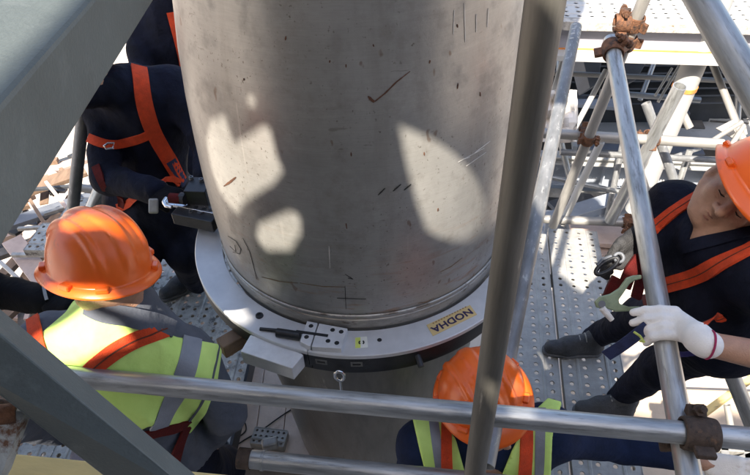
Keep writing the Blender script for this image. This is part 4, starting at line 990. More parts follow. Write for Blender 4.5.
# ---------------------------------------------------------------- hard hat
def hard_hat(parent, c, F, U, sc=1.0, lug=True, label=None, wide=1.0, lng=1.0):
    """c is the centre of the brim plane"""
    U = nrm(U); F = nrm(np.asarray(F) - U * (np.asarray(F) @ U)); L_ = np.cross(U, F)
    nt_, nr_ = 128, 44; v = []; f = []
    a, b, hh = .130 * sc * lng, .106 * sc * wide, .128 * sc
    for j in range(nr_):
        for i in range(nt_):
            th = 2 * math.pi * i / nt_; cx, sy = math.cos(th), math.sin(th)
            if j < 6:                              # brim rows, from the edge inwards
                s = j / 6
                out = .017 * sc + .028 * sc * max(0, cx) ** 2.2 + .004 * sc * max(0, -cx) ** 2
                e = out * (1 - s)
                z = -(.016 * sc * (1 - s) ** 1.3) - .014 * sc * max(0, cx) ** 2 * (1 - s)
                x = (a + e) * cx; y = (b + e) * sy
                z += .007 * sc * math.sin(min(1, s * 1.0) * math.pi) * .25
            else:
                s = (j - 6) / (nr_ - 7); ph = s * math.pi / 2
                rr = math.cos(ph) ** .72; zz = math.sin(ph) ** 1.05
                x = a * rr * cx; y = b * rr * sy; z = hh * zz
                # raised ribs: a broad crown rib and two swept side ribs
                yy = abs(y) / sc; xx = x / sc
                fade = min(1, max(0, (s - .10) / .22)) * (1 if xx < .085 else max(0, 1 - (xx - .085) / .03))
                rib = max(0, 1 - (yy / .020) ** 4) * .0055
                c2 = .052 + .10 * max(0, .03 - xx) * .6
                rib = max(rib, max(0, 1 - ((yy - c2) / .0095) ** 4) * .0065 * (1 if s < .93 else 0))
                k_ = 1 + rib * fade / .12
                x *= k_; y *= k_; z *= k_
            v.append(c + F * x + L_ * y + U * z)
    for j in range(nr_ - 1):
        for i in range(nt_):
            m = (i + 1) % nt_; f.append((j * nt_ + i, j * nt_ + m, (j + 1) * nt_ + m, (j + 1) * nt_ + i))
    f.append(tuple((nr_ - 1) * nt_ + i for i in range(nt_)))
    o = mk('hard_hat', v, f, M['helmet'], parent, 'all')
    if label: o['label'] = label
    s_ = o.modifiers.new('th', 'SOLIDIFY'); s_.thickness = .003; s_.offset = -1
    if lug:
        for th in (R(180 - 38), R(180 + 38), R(180 + 75), R(180 - 75), R(50), R(-50)):
            cx, sy = math.cos(th), math.sin(th); rad = nrm(F * cx * b + L_ * sy * a); tn = np.cross(U, rad)
            P = c + F * (a + .006 * sc) * cx + L_ * (b + .006 * sc) * sy + U * .0015
            gobj('suspension_lug', G().box(P, (.008 * sc, .014 * sc, .0065 * sc), (rad, tn, U)), M['helmet'], o, False, .003)
    return o
def head_sdf(S, c, F, U, sc=1.0):
    """c = centre of the skull; adds skull, face, ears and nose"""
    U = nrm(U); F = nrm(np.asarray(F) - U * (np.asarray(F) @ U)); L_ = np.cross(U, F); ax = (F, L_, U)
    q = lambda f_, l, u: c + (F * f_ + L_ * l + U * u) * sc
    S.ell(q(-.005, 0, .02), np.array((.096, .076, .105)) * sc, ax, .02)
    S.ell(q(.030, 0, -.045), np.array((.060, .054, .078)) * sc, ax, .03)
    S.ell(q(.058, 0, -.102), np.array((.026, .026, .020)) * sc, ax, .02)          # chin
    for s in (-1, 1):
        S.cone(q(.010, s * .058, -.055), q(.050, s * .025, -.100), .020 * sc, .017 * sc, .02)   # jaw line
        S.ball(q(.058, s * .040, -.032), .024 * sc, .02)                          # cheek bone
        S.cone(q(.084, s * .012, .012), q(.070, s * .050, .010), .011 * sc, .010 * sc, .012)  # brow
        S.ell(q(-.005, s * .078, -.02), np.array((.022, .010, .034)) * sc, ax, .008)  # ear
    for s in (-1, 1): S.ball(q(.096, s * .033, -.010), .019 * sc, .008, True)      # eye sockets
    for s in (-1, 1): S.ball(q(.072, s * .033, -.011), .0125 * sc, .004)           # eyelids
    S.cone(q(.088, 0, .006), q(.114, 0, -.034), .0085 * sc, .0135 * sc, .008)       # nose
    for s in (-1, 1): S.ball(q(.098, s * .014, -.040), .010 * sc, .007)
    S.ell(q(.086, 0, -.066), np.array((.010, .024, .0065)) * sc, ax, .006); S.ell(q(.083, 0, -.079), np.array((.010, .021, .007)) * sc, ax, .006)
    S.ell(q(.098, 0, -.0725), np.array((.014, .025, .0026)) * sc, ax, .003, True)
    return S, (F, L_, U), q

def limb(S, pts, rad, k=.03):
    for i in range(len(pts) - 1): S.cone(pts[i], pts[i + 1], rad[i], rad[i + 1], k)
    return S
def shoe(parent, heel, toe, z0=0.0, up=.075):
    heel = np.asarray(heel, float).copy(); toe = np.asarray(toe, float).copy(); heel[2] = toe[2] = z0
    d = nrm(toe - heel); L_ = np.linalg.norm(toe - heel); s = np.cross(EZ, d)
    q = lambda a, b, c: heel + d * L_ * a + s * b + EZ * c
    S = SDF(); S.cone(q(.16, 0, .045), q(.16, 0, .105), .038, .042, .02); S.cone(q(.14, 0, .038), q(.60, 0, .040), .035, .040, .02); S.cone(q(.60, .004, .038), q(.86, .0, .034), .041, .033, .02); S.cone(q(.2, 0, .09), q(.55, 0, .06), .034, .032, .03)
    fn = lambda P: np.maximum(S(P), -(P[..., 2] - z0 - .016))
    lo, hi = S.bounds(); o = sdf_obj('shoe', fn, lo, hi, .006, M['shoe'], parent)
    S2 = SDF(); S2.cone(q(.14, 0, .02), q(.60, 0, .02), .040, .045, .01); S2.cone(q(.60, .003, .02), q(.88, .0, .02), .046, .036, .01)
    fn2 = lambda P: np.maximum(np.maximum(S2(P), P[..., 2] - z0 - .021), -(P[..., 2] - z0 - .001))
    lo, hi = S2.bounds(); sdf_obj('sole', fn2, lo, hi, .006, M['shoe_sole'], o)
    for k in range(4):
        a = .34 + .085 * k; zz = .1175 - .0155 * k
        gobj('lace', G().path([q(a, -.026, zz - .016), q(a + .012, -.010, zz), q(a + .012, .010, zz), q(a, .026, zz - .016)], .0032, 6), M['galv_pale'], o, True)
    return o, q
def hand_sdf(S, palm0, palm1, width_dir, fingers, thumb, r=.0092, pt=.016):
    """palm from wrist side to knuckles; fingers: lists of joints"""
    w = nrm(width_dir)
    for a in (-.026, -.009, .009, .026): S.cone(palm0 + w * a * .75, palm1 + w * a, pt, pt * .85, .016)
    for fg in fingers:
        for i in range(len(fg) - 1): S.cone(fg[i], fg[i + 1], r * (1.08 - .07 * i), r * (1.0 - .08 * i), .0055)
    for i in range(len(thumb) - 1): S.cone(thumb[i], thumb[i + 1], r * (1.35 - .15 * i), r * (1.15 - .12 * i), .009)
    return S
def bodyparts(J, front, build=1.0):
    """torso, arms and legs as three SDFs from the joints in J"""
    n = nrm(front); T = SDF(); A = SDF(); Lg = SDF()
    T.cone(J['pelvis'], J['chest'], .150 * build, .158 * build, .05, n, .74)
    T.cone(J['chest'], J['chest'] + (J['neck'] - J['chest']) * .55, .155 * build, .125 * build, .06, n, .70)
    mid = (J['lsh'] + J['rsh']) / 2
    for s in ('lsh', 'rsh'):
        T.cone(J[s], mid + (J['neck'] - mid) * .4, .066 * build, .078 * build, .06); T.cone(J[s], J['chest'], .062 * build, .10 * build, .06)
    T.cone(mid, J['neck'], .08, .066, .04)
    hips = (J['lhip'] + J['rhip']) / 2
    T.cone(J['lhip'], J['rhip'], .100 * build, .100 * build, .06); T.cone(J['pelvis'], hips, .14 * build, .12 * build, .06, n, .78)
    for s in 'lr':
        limb(A, [J[s + 'sh'], J[s + 'el'], J[s + 'wr']], (.066 * build, .052 * build, .040 * build), .03)
        limb(Lg, [J[s + 'hip'], J[s + 'kn'], J[s + 'an']], (.098 * build, .072 * build, .050 * build), .04)
    return T, A, Lg
def smax3(T, A, Lg, amp, freq, k=.035):
    def fn(P):
        d = smin(T(P), A(P), k); d = smin(d, Lg(P), .05); return d + folds(P, amp, freq)
    return fn
def union_bounds(*S):
    lo = np.min([s.bounds()[0] for s in S], 0); hi = np.max([s.bounds()[1] for s in S], 0); return lo, hi
def report(n_, J):
    L_ = lambda a, b: round(float(np.linalg.norm(J[a] - J[b])), 2)
    print('JOINTS', n_, 'torso', L_('neck', 'pelvis'), 'sh', L_('lsh', 'rsh'), 'uarm', L_('lsh', 'lel'), L_('rsh', 'rel'), 'farm', L_('lel', 'lwr'), L_('rel', 'rwr'), 'thigh', L_('lhip', 'lkn'), L_('rhip', 'rkn'), 'shin', L_('lkn', 'lan'), L_('rkn', 'ran'), 'head', L_('neck', 'head'), 'z', {k: round(float(v[2]), 2) for k, v in J.items()})
def joints(**kw): return {k: (unp(*v) if len(v) == 3 and not isinstance(v, np.ndarray) else np.asarray(v, float)) for k, v in kw.items()}
UPI = -_v; TOC = -_fw
import time
_t0 = time.time()
def skin_body(parent, J, F, U, h, hands=.07, face=True, extra=None, hc=None):
    """one continuous skin surface from head to feet, mostly under the clothes"""
    S = SDF(); n = nrm(F)
    S.cone(J['pelvis'], J['chest'], .125, .130, .05, n, .72); mid = (J['lsh'] + J['rsh']) / 2
    for s in 'lr':
        S.cone(J[s + 'sh'], mid, .050, .055, .04); limb(S, [J[s + 'sh'], J[s + 'el'], J[s + 'wr']], (.047, .040, .027), .03)
        S.cone(J[s + 'wr'], J[s + 'wr'] + nrm(J[s + 'wr'] - J[s + 'el']) * hands, .026, .022, .02)
        limb(S, [J[s + 'hip'], J[s + 'kn'], J[s + 'an']], (.078, .055, .040), .04)
        S.cone(J[s + 'hip'], J['pelvis'], .09, .11, .05)
    S.cone(mid, J['chest'], .09, .12, .05); S.cone(J['neck'], mid, .054, .07, .04)
    S.cone(J['head'] - nrm(U) * .05, J['neck'], .052, .055, .03)
    _, fr_, q = head_sdf(S, J['head'], F, U)
    if extra: extra(S)
    lo, hi = S.bounds()
    return sdf_obj('body', S, lo, hi, h, M['skin'], parent), S, q

# ---------------------------------------------------------------- left worker, lime vest, seen from behind
def worker_left():
    J = joints(head=(106, 268, 1.40), neck=(128, 302, 1.47), lsh=(48, 348, 1.54), rsh=(184, 360, 1.58), chest=(124, 378, 1.62), pelvis=(150, 455, 1.84),
               lel=(18, 420, 1.62), lwr=(60, 430, 1.85), rel=(226, 412, 1.70), rwr=(212, 440, 1.90), lhip=(112, 462, 1.9), rhip=(184, 468, 1.9), lkn=(100, 480, 2.2), rkn=(222, 470, 2.2), lan=(120, 500, 2.36), ran=(205, 490, 2.38))
    J['lan'][2] = J['ran'][2] = .09
    report('left', J)
    t = thing('person', 'worker in lime vest and orange hard hat seen from behind, bottom left', 'person', (J['ran'][0], J['ran'][1], 0), group=None)
    fr = nrm([0.1, 1, -.35]); U = nrm(UPI * .9 + TOC * .44 + _u * .04); F = nrm([-.80, .58, 0])
    T, A, Lg = bodyparts(J, fr, 1.04)
    skin_body(t, J, F, U, .012)
    base = smax3(T, A, Lg, 0, 1)
    def upper(P): return smin(T(P), A(P), .035) + folds(P, .011, 1.0)
    tors = lambda P: T(P)
    lo, hi = union_bounds(T, A)
    ax_sp = nrm(J['pelvis'] - J['chest'])
    cutp = J['pelvis'] - ax_sp * .06
    sdf_obj('shirt', lambda P: np.maximum(upper(P) - .004, (P - cutp) @ ax_sp - .035), lo, hi, .009, M['greycloth'], t)
    lo2, hi2 = union_bounds(Lg); lo2 = np.minimum(lo2, J['pelvis'] - .16); hi2 = np.maximum(hi2, J['pelvis'] + .16)
    sdf_obj('trousers', lambda P: np.maximum(smin(T(P), Lg(P), .05) + folds(P, .006, .8) - .002, -((P - cutp) @ ax_sp) - .0), lo2, hi2, .011, M['navy'], t)
    poly = [(76, 296), (66, 312), (40, 334), (34, 352), (44, 380), (70, 410), (98, 424), (118, 430), (134, 434), (150, 426), (170, 431), (190, 434), (206, 414), (217, 385), (223, 345), (196, 340), (176, 337), (152, 326), (118, 318), (96, 311), (86, 300)]
    vs_ = lambda P: np.maximum(smin(T(P), A(P) - .0, .03) + folds(P, .011, 1.0) - .013, poly_sd(P, poly))
    lo, hi = T.bounds()
    v = sdf_obj('safety_vest', vs_, lo, hi, .007, M['vest'], t, label='lime high visibility vest')
    surf = lambda P: smin(T(P), A(P), .03) + folds(P, .011, 1.0) - .013
    strap('reflective_tape', surf, [(193, 337), (190, 355), (185, 377), (174, 398), (159, 430)], .050, M['reflect'], v, .001, .0015, 7)
    strap('edge_piping', surf, [(219, 345), (212, 382), (199, 408), (186, 427)], .006, M['greycloth'], v, .001, .002, 3)
    # collar of the shirt
    strap('collar', lambda P: upper(P), [(92, 306), (106, 312), (128, 316), (150, 321), (170, 331)], .042, M['greycloth'], t, .0145, .005, 7)
    for nm, pts, w, mt_ in [('harness_strap', [(166, 329), (146, 335), (126, 344), (106, 357), (88, 373), (72, 392)], .040, 'strap'), ('harness_strap', [(33, 318), (36, 338), (41, 354), (47, 368)], .030, 'strap'),
                            ('waist_strap', [(106, 441), (128, 439), (150, 434), (170, 430), (188, 424)], .030, 'strap_dark'), ('thigh_strap', [(186, 428), (182, 440), (176, 452), (172, 474)], .030, 'strap_dark')]:
        s = strap(nm, surf, pts, w, M[mt_], t, .003, .003)
        if s and nm == 'harness_strap' and len(pts) > 4:
            strap('stitching', surf, pts, .0035, M['stitch'], s, .0055, .0018, 3)
    hard_hat(t, unp(100, 264, 1.36) , F, U, .95, label='glossy orange hard hat with ribs, nearest the left edge')
    for s, a in (('l', 0), ('r', 1)):
        shoe(t, J[s + 'an'] * [1, 1, 0] + np.array([0, -.05, 0]), J[s + 'an'] * [1, 1, 0] + np.array([.03, .22, 0]))
worker_left(); print('t', time.time() - _t0)

# ---------------------------------------------------------------- crouching worker at the bottom
def worker_bottom():
    J = joints(head=(484, 404, 1.64), neck=(492, 430, 1.75), lsh=(548, 432, 1.74), rsh=(424, 446, 1.76), chest=(487, 482, 1.84), pelvis=(486, 540, 2.10),
               lel=(622, 446, 1.86), lwr=(684, 459, 1.80), rel=(405, 500, 1.9), rwr=(440, 540, 1.75), lhip=(515, 545, 2.1), rhip=(455, 545, 2.1), lkn=(540, 500, 1.9), rkn=(420, 540, 1.85), lan=(530, 560, 2.1), ran=(440, 590, 2.05))
    for a in ('lhip', 'rhip', 'pelvis'): J[a][2] = max(J[a][2], .22)
    for a in ('lan', 'ran'): J[a][2] = .09
    J['lkn'][2] = J['rkn'][2] = .42
    report('bottom', J)
    t = thing('person', 'crouching worker with orange hard hat in front of the pipe, bottom centre', 'person', (J['pelvis'][0], J['pelvis'][1], 0))
    U = nrm(UPI * .62 + TOC * .75 - _u * .2); F = nrm(_v * .75 + _u * .40 + TOC * .5); F = nrm(F - U * (F @ U))
    fr = nrm([0, -1, .25]); T, A, Lg = bodyparts(J, fr, 1.0)
    skin_body(t, J, F, U, .012)
    fn = smax3(T, A, Lg, .005, .8); lo, hi = union_bounds(T, A, Lg)
    fn2 = lambda P: np.maximum(fn(P), -(np.linalg.norm(P - (J['lwr'] + nrm(J['lwr'] - J['lel']) * .045), axis=-1) - .055))
    sdf_obj('coverall', fn2, lo, hi, .010, M['blue'], t)
    lo, hi = T.bounds()
    surf = lambda P: smin(T(P), A(P), .03) + folds(P, .005, .75) - .012
    pl = [[(412, 416), (440, 412), (456, 440), (468, 484), (430, 490), (420, 452)], [(496, 490), (512, 450), (530, 415), (548, 398), (562, 402), (553, 432), (550, 490)]]
    vest = sdf_obj('safety_vest', lambda P: np.maximum(surf(P), np.minimum(poly_sd(P, pl[0]), poly_sd(P, pl[1]))), lo, hi, .007, M['vest'], t, label='open lime vest with grey tape')
    for p_, w, mt_ in [([(433, 416), (436, 440), (441, 475)], .026, 'reflect'), ([(541, 408), (540, 440), (539, 480)], .026, 'reflect')]: strap('reflective_tape', surf, p_, w, M[mt_], vest, .001, .0015)
    for p_, w in [([(447, 418), (446, 445), (447, 480)], .030), ([(526, 420), (526, 445), (524, 482)], .036)]: strap('harness_strap', surf, p_, w, M['strap'], t, .004, .003)
    hard_hat(t, unp(481, 391, 1.62), F, U, .95, wide=1.12, lng=.86, label='orange hard hat seen from above, below the ring')
    # hand reaching to the right
    w = J['lwr']; d = nrm(J['lwr'] - J['lel']); sd = nrm(np.cross(d, TOC)); S = SDF()
    p0 = w + d * .07; p1 = w + d * .135
    fg = [[p1 + sd * a, p1 + sd * a * 1.1 + d * .035 - TOC * .006, p1 + sd * a * 1.1 + d * .058 - TOC * .022, p1 + sd * a * 1.05 + d * .066 - TOC * .040] for a in (-.027, -.009, .009, .026)]
    hand_sdf(S, p0, p1, sd, fg, [p0 + sd * .024, p0 + sd * .05 + d * .03 - TOC * .01, p0 + sd * .055 + d * .06 - TOC * .02]); lo, hi = S.bounds()
    g_ = sdf_obj('glove', S, lo, hi, .0045, M['glove'], t)
    shoe(t, J['lan'] * [1, 1, 0] + [0, .06, 0], J['lan'] * [1, 1, 0] + [0.03, -.22, 0]); shoe(t, J['ran'] * [1, 1, 0] + [0, .06, 0], J['ran'] * [1, 1, 0] + [-.03, -.22, 0])
worker_bottom(); print('t', time.time() - _t0)

# ---------------------------------------------------------------- right hand worker with face in view
def worker_right():
    U = nrm(_u * .55 + UPI * .45 + TOC * .70); F = nrm(-_u * .65 + _v * .45 + TOC * .60)
    F = nrm(F - U * (F @ U))
    J = joints(head=(741, 190, 1.60), neck=(718, 240, 1.70), lsh=(772, 284, 1.50), rsh=(676, 210, 1.84), chest=(728, 282, 1.74), pelvis=(724, 320, 1.92),
               lel=(828, 370, 1.36), lwr=(703, 343, 1.39), rel=(690, 275, 1.99), rwr=(640, 238, 1.80), lhip=(722, 340, 1.93), rhip=(700, 310, 2.05), lkn=(662, 366, 2.26), rkn=(646, 316, 2.42), lan=(618, 398, 2.60), ran=(592, 338, 2.86))
    report('right', J)
    t = thing('person', 'worker in navy overalls and red harness leaning in at right, face visible', 'person', (J['lan'][0], J['lan'][1], 0))
    fr = nrm(-_u * .45 + TOC * .7 + UPI * .1); T, A, Lg = bodyparts(J, fr, 1.02)
    T.cone(J['rsh'], J['chest'], .085, .12, .05)
    body, S, q = skin_body(t, J, F, U, .0062, .01)
    fn0 = smax3(T, A, Lg, .009, .8); lo, hi = union_bounds(T, A, Lg)
    # open collar and rolled left sleeve
    sl = J['lel'] + (J['lwr'] - J['lel']) * .42; sd_ = nrm(J['lwr'] - J['lel'])
    def fn(P):
        d = fn0(P)
        fore = np.maximum((P - sl) @ sd_, np.linalg.norm(P - (sl + sd_ * .14), axis=-1) - .20)   # region beyond the rolled cuff
        cut = np.maximum(-((P - sl) @ sd_), np.linalg.norm(P - (J['lwr']), axis=-1) - .17)
        neck = poly_sd(P, [(692, 226), (700, 206), (760, 190), (800, 222), (740, 234), (704, 240), (688, 246)])
        neck = np.maximum(neck, np.linalg.norm(P - J['neck'], axis=-1) - .155)
        return np.maximum(np.maximum(d, -cut), -neck)
    sdf_obj('overalls', fn, lo, hi, .009, M['navy'], t)
    Sf = fn0
    strap('collar', Sf, [(683, 248), (704, 243), (738, 237), (772, 228)], .032, M['navy'], t, .006, .006, 5)
    strap('collar', Sf, [(683, 250), (688, 232), (694, 216), (700, 205)], .028, M['navy'], t, .006, .006, 5)
    for p_, w, mt_ in [([(652, 229), (668, 217), (684, 206), (706, 193)], .038, 'strap'), ([(648, 292), (664, 286), (690, 279), (716, 267), (752, 249), (775, 240)], .044, 'strap'), ([(700, 327), (712, 322), (724, 317)], .020, 'strap')]:
        s = strap('harness_strap', Sf, p_, w, M[mt_], t, .005, .003)
        if s: strap('stitching', Sf, p_, .003, M['stitch'], s, .0075, .0016, 3)
    strap('harness_strap', Sf, [(634, 262), (640, 280), (650, 300), (655, 315)], .04, M['strap_dark'], t, .008, .004)
    # eyes, brows, stubble-free face details
    for s in (-1, 1):
        g = G()
        pts = [q(.084, s * .016, .010), q(.086, s * .030, .015), q(.078, s * .046, .012), q(.068, s * .054, .007)]
        gobj('eyebrow', G().path(pts, [.003, .0042, .0038, .0018], 8), M['hair'], body, True)
        gobj('eyelash', G().path([q(.0815, s * .020, -.014), q(.0850, s * .032, -.017), q(.0795, s * .045, -.015)], [.0012, .0017, .0012], 6), M['hair'], body, True)
    for f_, l_, u_, rr_ in ((.088, .013, -.0665, .0030), (.0855, .0125, -.0785, .0036)):
        gobj('lip', G().path([q(f_ - .006, -l_ * 1.4, u_ - .001), q(f_ + .0035, -l_ * .6, u_), q(f_ + .005, 0, u_), q(f_ + .0035, l_ * .6, u_), q(f_ - .006, l_ * 1.4, u_ - .001)], [.0015, rr_ * .85, rr_, rr_ * .85, .0015], 8), M['lip'], body, True)
    hd = SDF(); hd.ell(J['head'] + (nrm(U) * .022 - F * .008), np.array((.100, .081, .106)), (F, np.cross(U, F), U))
    hf = lambda P: np.maximum(hd(P), -((P - J['head']) @ nrm(U)) + .0 + ((P - J['head']) @ F) * .6 - .02)
    lo, hi = hd.bounds(); sdf_obj('hair', hf, lo, hi, .007, M['hair'], t)
    hard_hat(t, J['head'] + U * .032 - F * .010, F, nrm(U - F * .14), 1.05, label='orange hard hat with broad peak over a shaded face')
    # white gloved left hand over the side rail
    W = J['lwr']; rd = nrm(SIDE1 - SIDE0)
    def railpt(y):
        ss = np.linspace(0, 1, 600); b = min(ss, key=lambda s: abs(proj(SIDE0 + (SIDE1 - SIDE0) * s)[1] - y)); return SIDE0 + (SIDE1 - SIDE0) * b
    C = railpt(331); fo = nrm(TOC - rd * (TOC @ rd)); lf = nrm(np.cross(rd, fo)); lf = lf if lf @ _u < 0 else -lf   # lf: to image left
    rr = .0265 + .010
    def wrap(a, dy, ex=0): return C + rd * dy + (lf * math.sin(R(a)) + fo * math.cos(R(a))) * (rr + ex)
    Hs = SDF()
    p0 = W + (C - W) * .15 + fo * .012; p1 = wrap(-28, .0, .008)
    fingers = []
    for dy, ch in ((-.034, [(-18, .010), (28, .008), (62, .022), (82, .038)]), (-.012, [(-20, .009), (26, .007), (66, .020), (92, .036)]), (.011, [(-20, .008), (28, .005), (70, .010), (112, .012)]), (.032, [(-24, .006), (24, .003), (66, .006), (108, .006)])):
        fingers.append([wrap(a, dy, e) for a, e in ch])
    th = [p0 + rd * -.018 + (p1 - p0) * .3, wrap(-75, -.040, .004), wrap(-118, -.046, .0), wrap(-150, -.046, -.002)]
    hand_sdf(Hs, p0, p1, rd, fingers, th, .0112, .0175)
    Hs.cone(W + (C - W) * -.12, p0, .031, .031, .02)
    lo, hi = Hs.bounds(); gl_ = sdf_obj('glove', Hs, lo, hi, .0038, M['glove'], t, label='white cotton glove gripping the rail')
    wd = nrm(p0 - J['lel']); c_ = W + (C - W) * -.14; aa = nrm(np.cross(wd, EZ)); bb = np.cross(wd, aa)
    gobj('glove_hem', G().path([c_ + (aa * math.cos(u_) + bb * math.sin(u_)) * .0318 for u_ in np.linspace(0, 6.2832, 28, endpoint=False)], .0024, 8, True), M['cuff'], gl_, True)
    # grey gloved right hand holding a snap hook
    W = J['rwr']; gd = nrm(unp(602, 258, 1.74) - W); sd2 = nrm(np.cross(gd, TOC)); Hs = SDF()
    p0 = W + gd * .02; p1 = W + gd * .092
    fg = []; wdir = nrm(sd2 * .62 + TOC * .75) * (1 if (sd2 @ _v) < 0 else -1); wdir = nrm(-_v * .55 + TOC * .55 - gd * .3)
    for a in (-.030, -.010, .011, .031):
        k1 = p1 + wdir * a; fg.append([k1, k1 + gd * .030 + _v * .006, k1 + gd * .036 + _v * .032 - TOC * .006, k1 + gd * .016 + _v * .050 - TOC * .012])
    hand_sdf(Hs, p0, p1, wdir, fg, [p0 + _v * .02 + gd * .01, p0 + _v * .042 + gd * .035 + TOC * .01, p0 + _v * .050 + gd * .066 + TOC * .008], .0112, .021)
    Hs.cone(W - gd * .05, p0, .036, .034, .02); lo, hi = Hs.bounds()
    sdf_obj('glove', Hs, lo, hi, .0045, M['glove_grey'], t, label='grey knitted glove holding a snap hook')
    # shoes
    s1, q1_ = shoe(t, onz(602, 352, 0.0), onz(542, 352, 0.0)); s2, q2_ = shoe(t, onz(632, 413, 0), onz(573, 413, 0))
    gobj('heel_panel', G().path([q2_(.02, -.036, .04), q2_(.10, -.043, .048), q2_(.20, -.043, .05), q2_(.30, -.041, .045)], [.012, .016, .016, .010], 8), M['shoe_pale'], s2, True)
    return J, Sf
JR, SR = worker_right(); print('t', time.time() - _t0)

# ---------------------------------------------------------------- dark clothed worker behind the ring, upper left
def worker_back(name_label, J, cloth, F, U, straps, hl, h=.012, shoes=True, build=1.0, fr=None, shoe_pts=None, hat=True):
    t = thing('person', name_label, 'person', (J['ran'][0], J['ran'][1], 0)); report(name_label[:12], J)
    T, A, Lg = bodyparts(J, F if fr is None else fr, build)
    T.cone(J['neck'], J['head'] - nrm(U) * .07 - nrm(F) * .02, .068, .070, .03)
    skin_body(t, J, F, U, .013, .01)
    for s in 'lr':
        d_ = nrm(J[s + 'wr'] - J[s + 'el']); sd_ = nrm(np.cross(d_, EZ)); S_ = SDF(); p1 = J[s + 'wr'] + d_ * .085; p0 = J[s + 'wr'] + d_ * .01; dn_ = np.cross(sd_, d_); dn_ = dn_ if dn_[2] < 0 else -dn_
        hand_sdf(S_, p0, p1, sd_, [[p1 + sd_ * a, p1 + sd_ * a + d_ * .03 + dn_ * .008, p1 + sd_ * a + d_ * .045 + dn_ * .03, p1 + sd_ * a + d_ * .03 + dn_ * .05] for a in (-.027, -.009, .009, .026)], [p0 + sd_ * .03, p0 + sd_ * .05 + d_ * .04 + dn_ * .01, p0 + sd_ * .045 + d_ * .07 + dn_ * .03], .0105, .019)
        lo, hi = S_.bounds(); sdf_obj('glove', S_, lo, hi, .007, M['blackcloth'], t)
    fn = smax3(T, A, Lg, .010, .8); lo, hi = union_bounds(T, A, Lg); sdf_obj('overalls', fn, lo, hi, h, cloth, t)
    for p_, w, mt_, nm in straps: strap(nm, fn, p_, w, M[mt_], t, .005, .003)
    if hat: hard_hat(t, J['head'] + nrm(U) * .040 + nrm(F) * .006, F, U, 1.0, label=hl)
    if shoe_pts:
        for a, b in shoe_pts: shoe(t, a, b)
    return t, fn
J = joints(head=(76, 72, 2.18), neck=(116, 90, 2.30), lsh=(104, 104, 2.42), rsh=(170, 86, 2.42), chest=(144, 122, 2.48), pelvis=(152, 205, 2.66),
           lel=(106, 178, 2.36), lwr=(158, 192, 2.22), rel=(206, 140, 2.35), rwr=(205, 178, 2.20), lhip=(132, 204, 2.68), rhip=(172, 200, 2.68), lkn=(140, 258, 2.62), rkn=(186, 254, 2.68), lan=(130, 268, 3.20), ran=(194, 276, 3.12))
J['lan'][2] = J['ran'][2] = .09
tb, fb_ = worker_back('bending worker in dark overalls and red harness, behind the tool post', J, M['navy'], nrm([.45, .75, -.45]), nrm([-.3, .3, .8]),
    [([(138, 58), (140, 80), (144, 104), (151, 128), (163, 150), (174, 168), (182, 182)], .058, 'strap', 'harness_strap'), ([(86, 136), (100, 144), (112, 147), (130, 142), (150, 134)], .034, 'strap', 'harness_strap'),
     ([(96, 166), (100, 178), (112, 196), (122, 208)], .030, 'strap_dark', 'harness_strap'), ([(118, 208), (132, 204), (150, 196), (166, 188), (180, 182)], .034, 'strap', 'waist_strap'), ([(170, 160), (176, 170), (184, 184)], .040, 'lanyard', 'waist_strap')],
    'orange hard hat hidden behind the girder', .011, build=1.14, shoe_pts=[(onz(203, 279, 0), onz(161, 301, 0)), (J['lan'] * [1, 1, 0] + [0, -.05, 0], J['lan'] * [1, 1, 0] + [-.05, .2, 0])], fr=nrm([.3, .8, -.2]))
gobj('buckle', G().path([unp(104, 146, 2.20), unp(108, 143, 2.20), unp(114, 143, 2.20), unp(113, 148, 2.20), unp(106, 149, 2.20)], .004, 8, True), M['chrome'], tb, True)
gobj('tally_tag', G().box(unp(153.5, 206, 2.12), (.017, .026, .006), (nrm(_u), nrm(_v), nrm(_fw))), M['galv_pale'], tb, False, .006)
P = [unp(168, 214, 2.1), unp(163, 236, 2.12)]
print('t', time.time() - _t0)
J = joints(head=(168, -48, 2.85), neck=(172, -8, 2.95), lsh=(138, 16, 3.05), rsh=(206, 12, 3.05), chest=(176, 40, 3.10), pelvis=(170, 100, 3.35), lel=(140, 75, 3.0), lwr=(160, 110, 2.9), rel=(225, 60, 3.0), rwr=(215, 100, 2.9), lhip=(155, 110, 3.4), rhip=(185, 110, 3.4), lkn=(155, 150, 3.5), rkn=(186, 150, 3.5), lan=(155, 190, 3.75), ran=(186, 190, 3.75))
J['lan'][2] = J['ran'][2] = .04
worker_back('worker in dark overalls with orange strap, glimpsed at the top between girder and pipe', J, M['navy'], nrm([.3, -.8, -.2]), nrm([0, -.1, 1]),
    [([(172, 12), (176, 28), (180, 42), (184, 60), (187, 84)], .05, 'strap', 'harness_strap')], 'orange hard hat above the frame', .013)
J = joints(head=(-95, 215, 1.75), neck=(-95, 250, 1.82), lsh=(-60, 262, 1.80), rsh=(-128, 280, 1.9), chest=(-95, 310, 1.92), pelvis=(-95, 400, 2.15), lel=(-8, 292, 1.90), lwr=(52, 300, 1.80), rel=(-150, 340, 1.8), rwr=(-110, 360, 1.7), lhip=(-70, 410, 2.2), rhip=(-120, 410, 2.2), lkn=(-55, 430, 2.5), rkn=(-130, 440, 2.45), lan=(-60, 450, 2.7), ran=(-130, 460, 2.65))
J['lan'][2] = J['ran'][2] = .09
worker_back('worker at the left edge reaching in with a black sleeved arm', J, M['blackcloth'], nrm([1, .3, 0]), nrm([.1, 0, 1]), [([(42, 282), (45, 290), (47, 300)], .008, 'galv_pale', 'cuff_line')], 'orange hard hat beyond the left edge', .012, build=1.05)
print('t', time.time() - _t0)

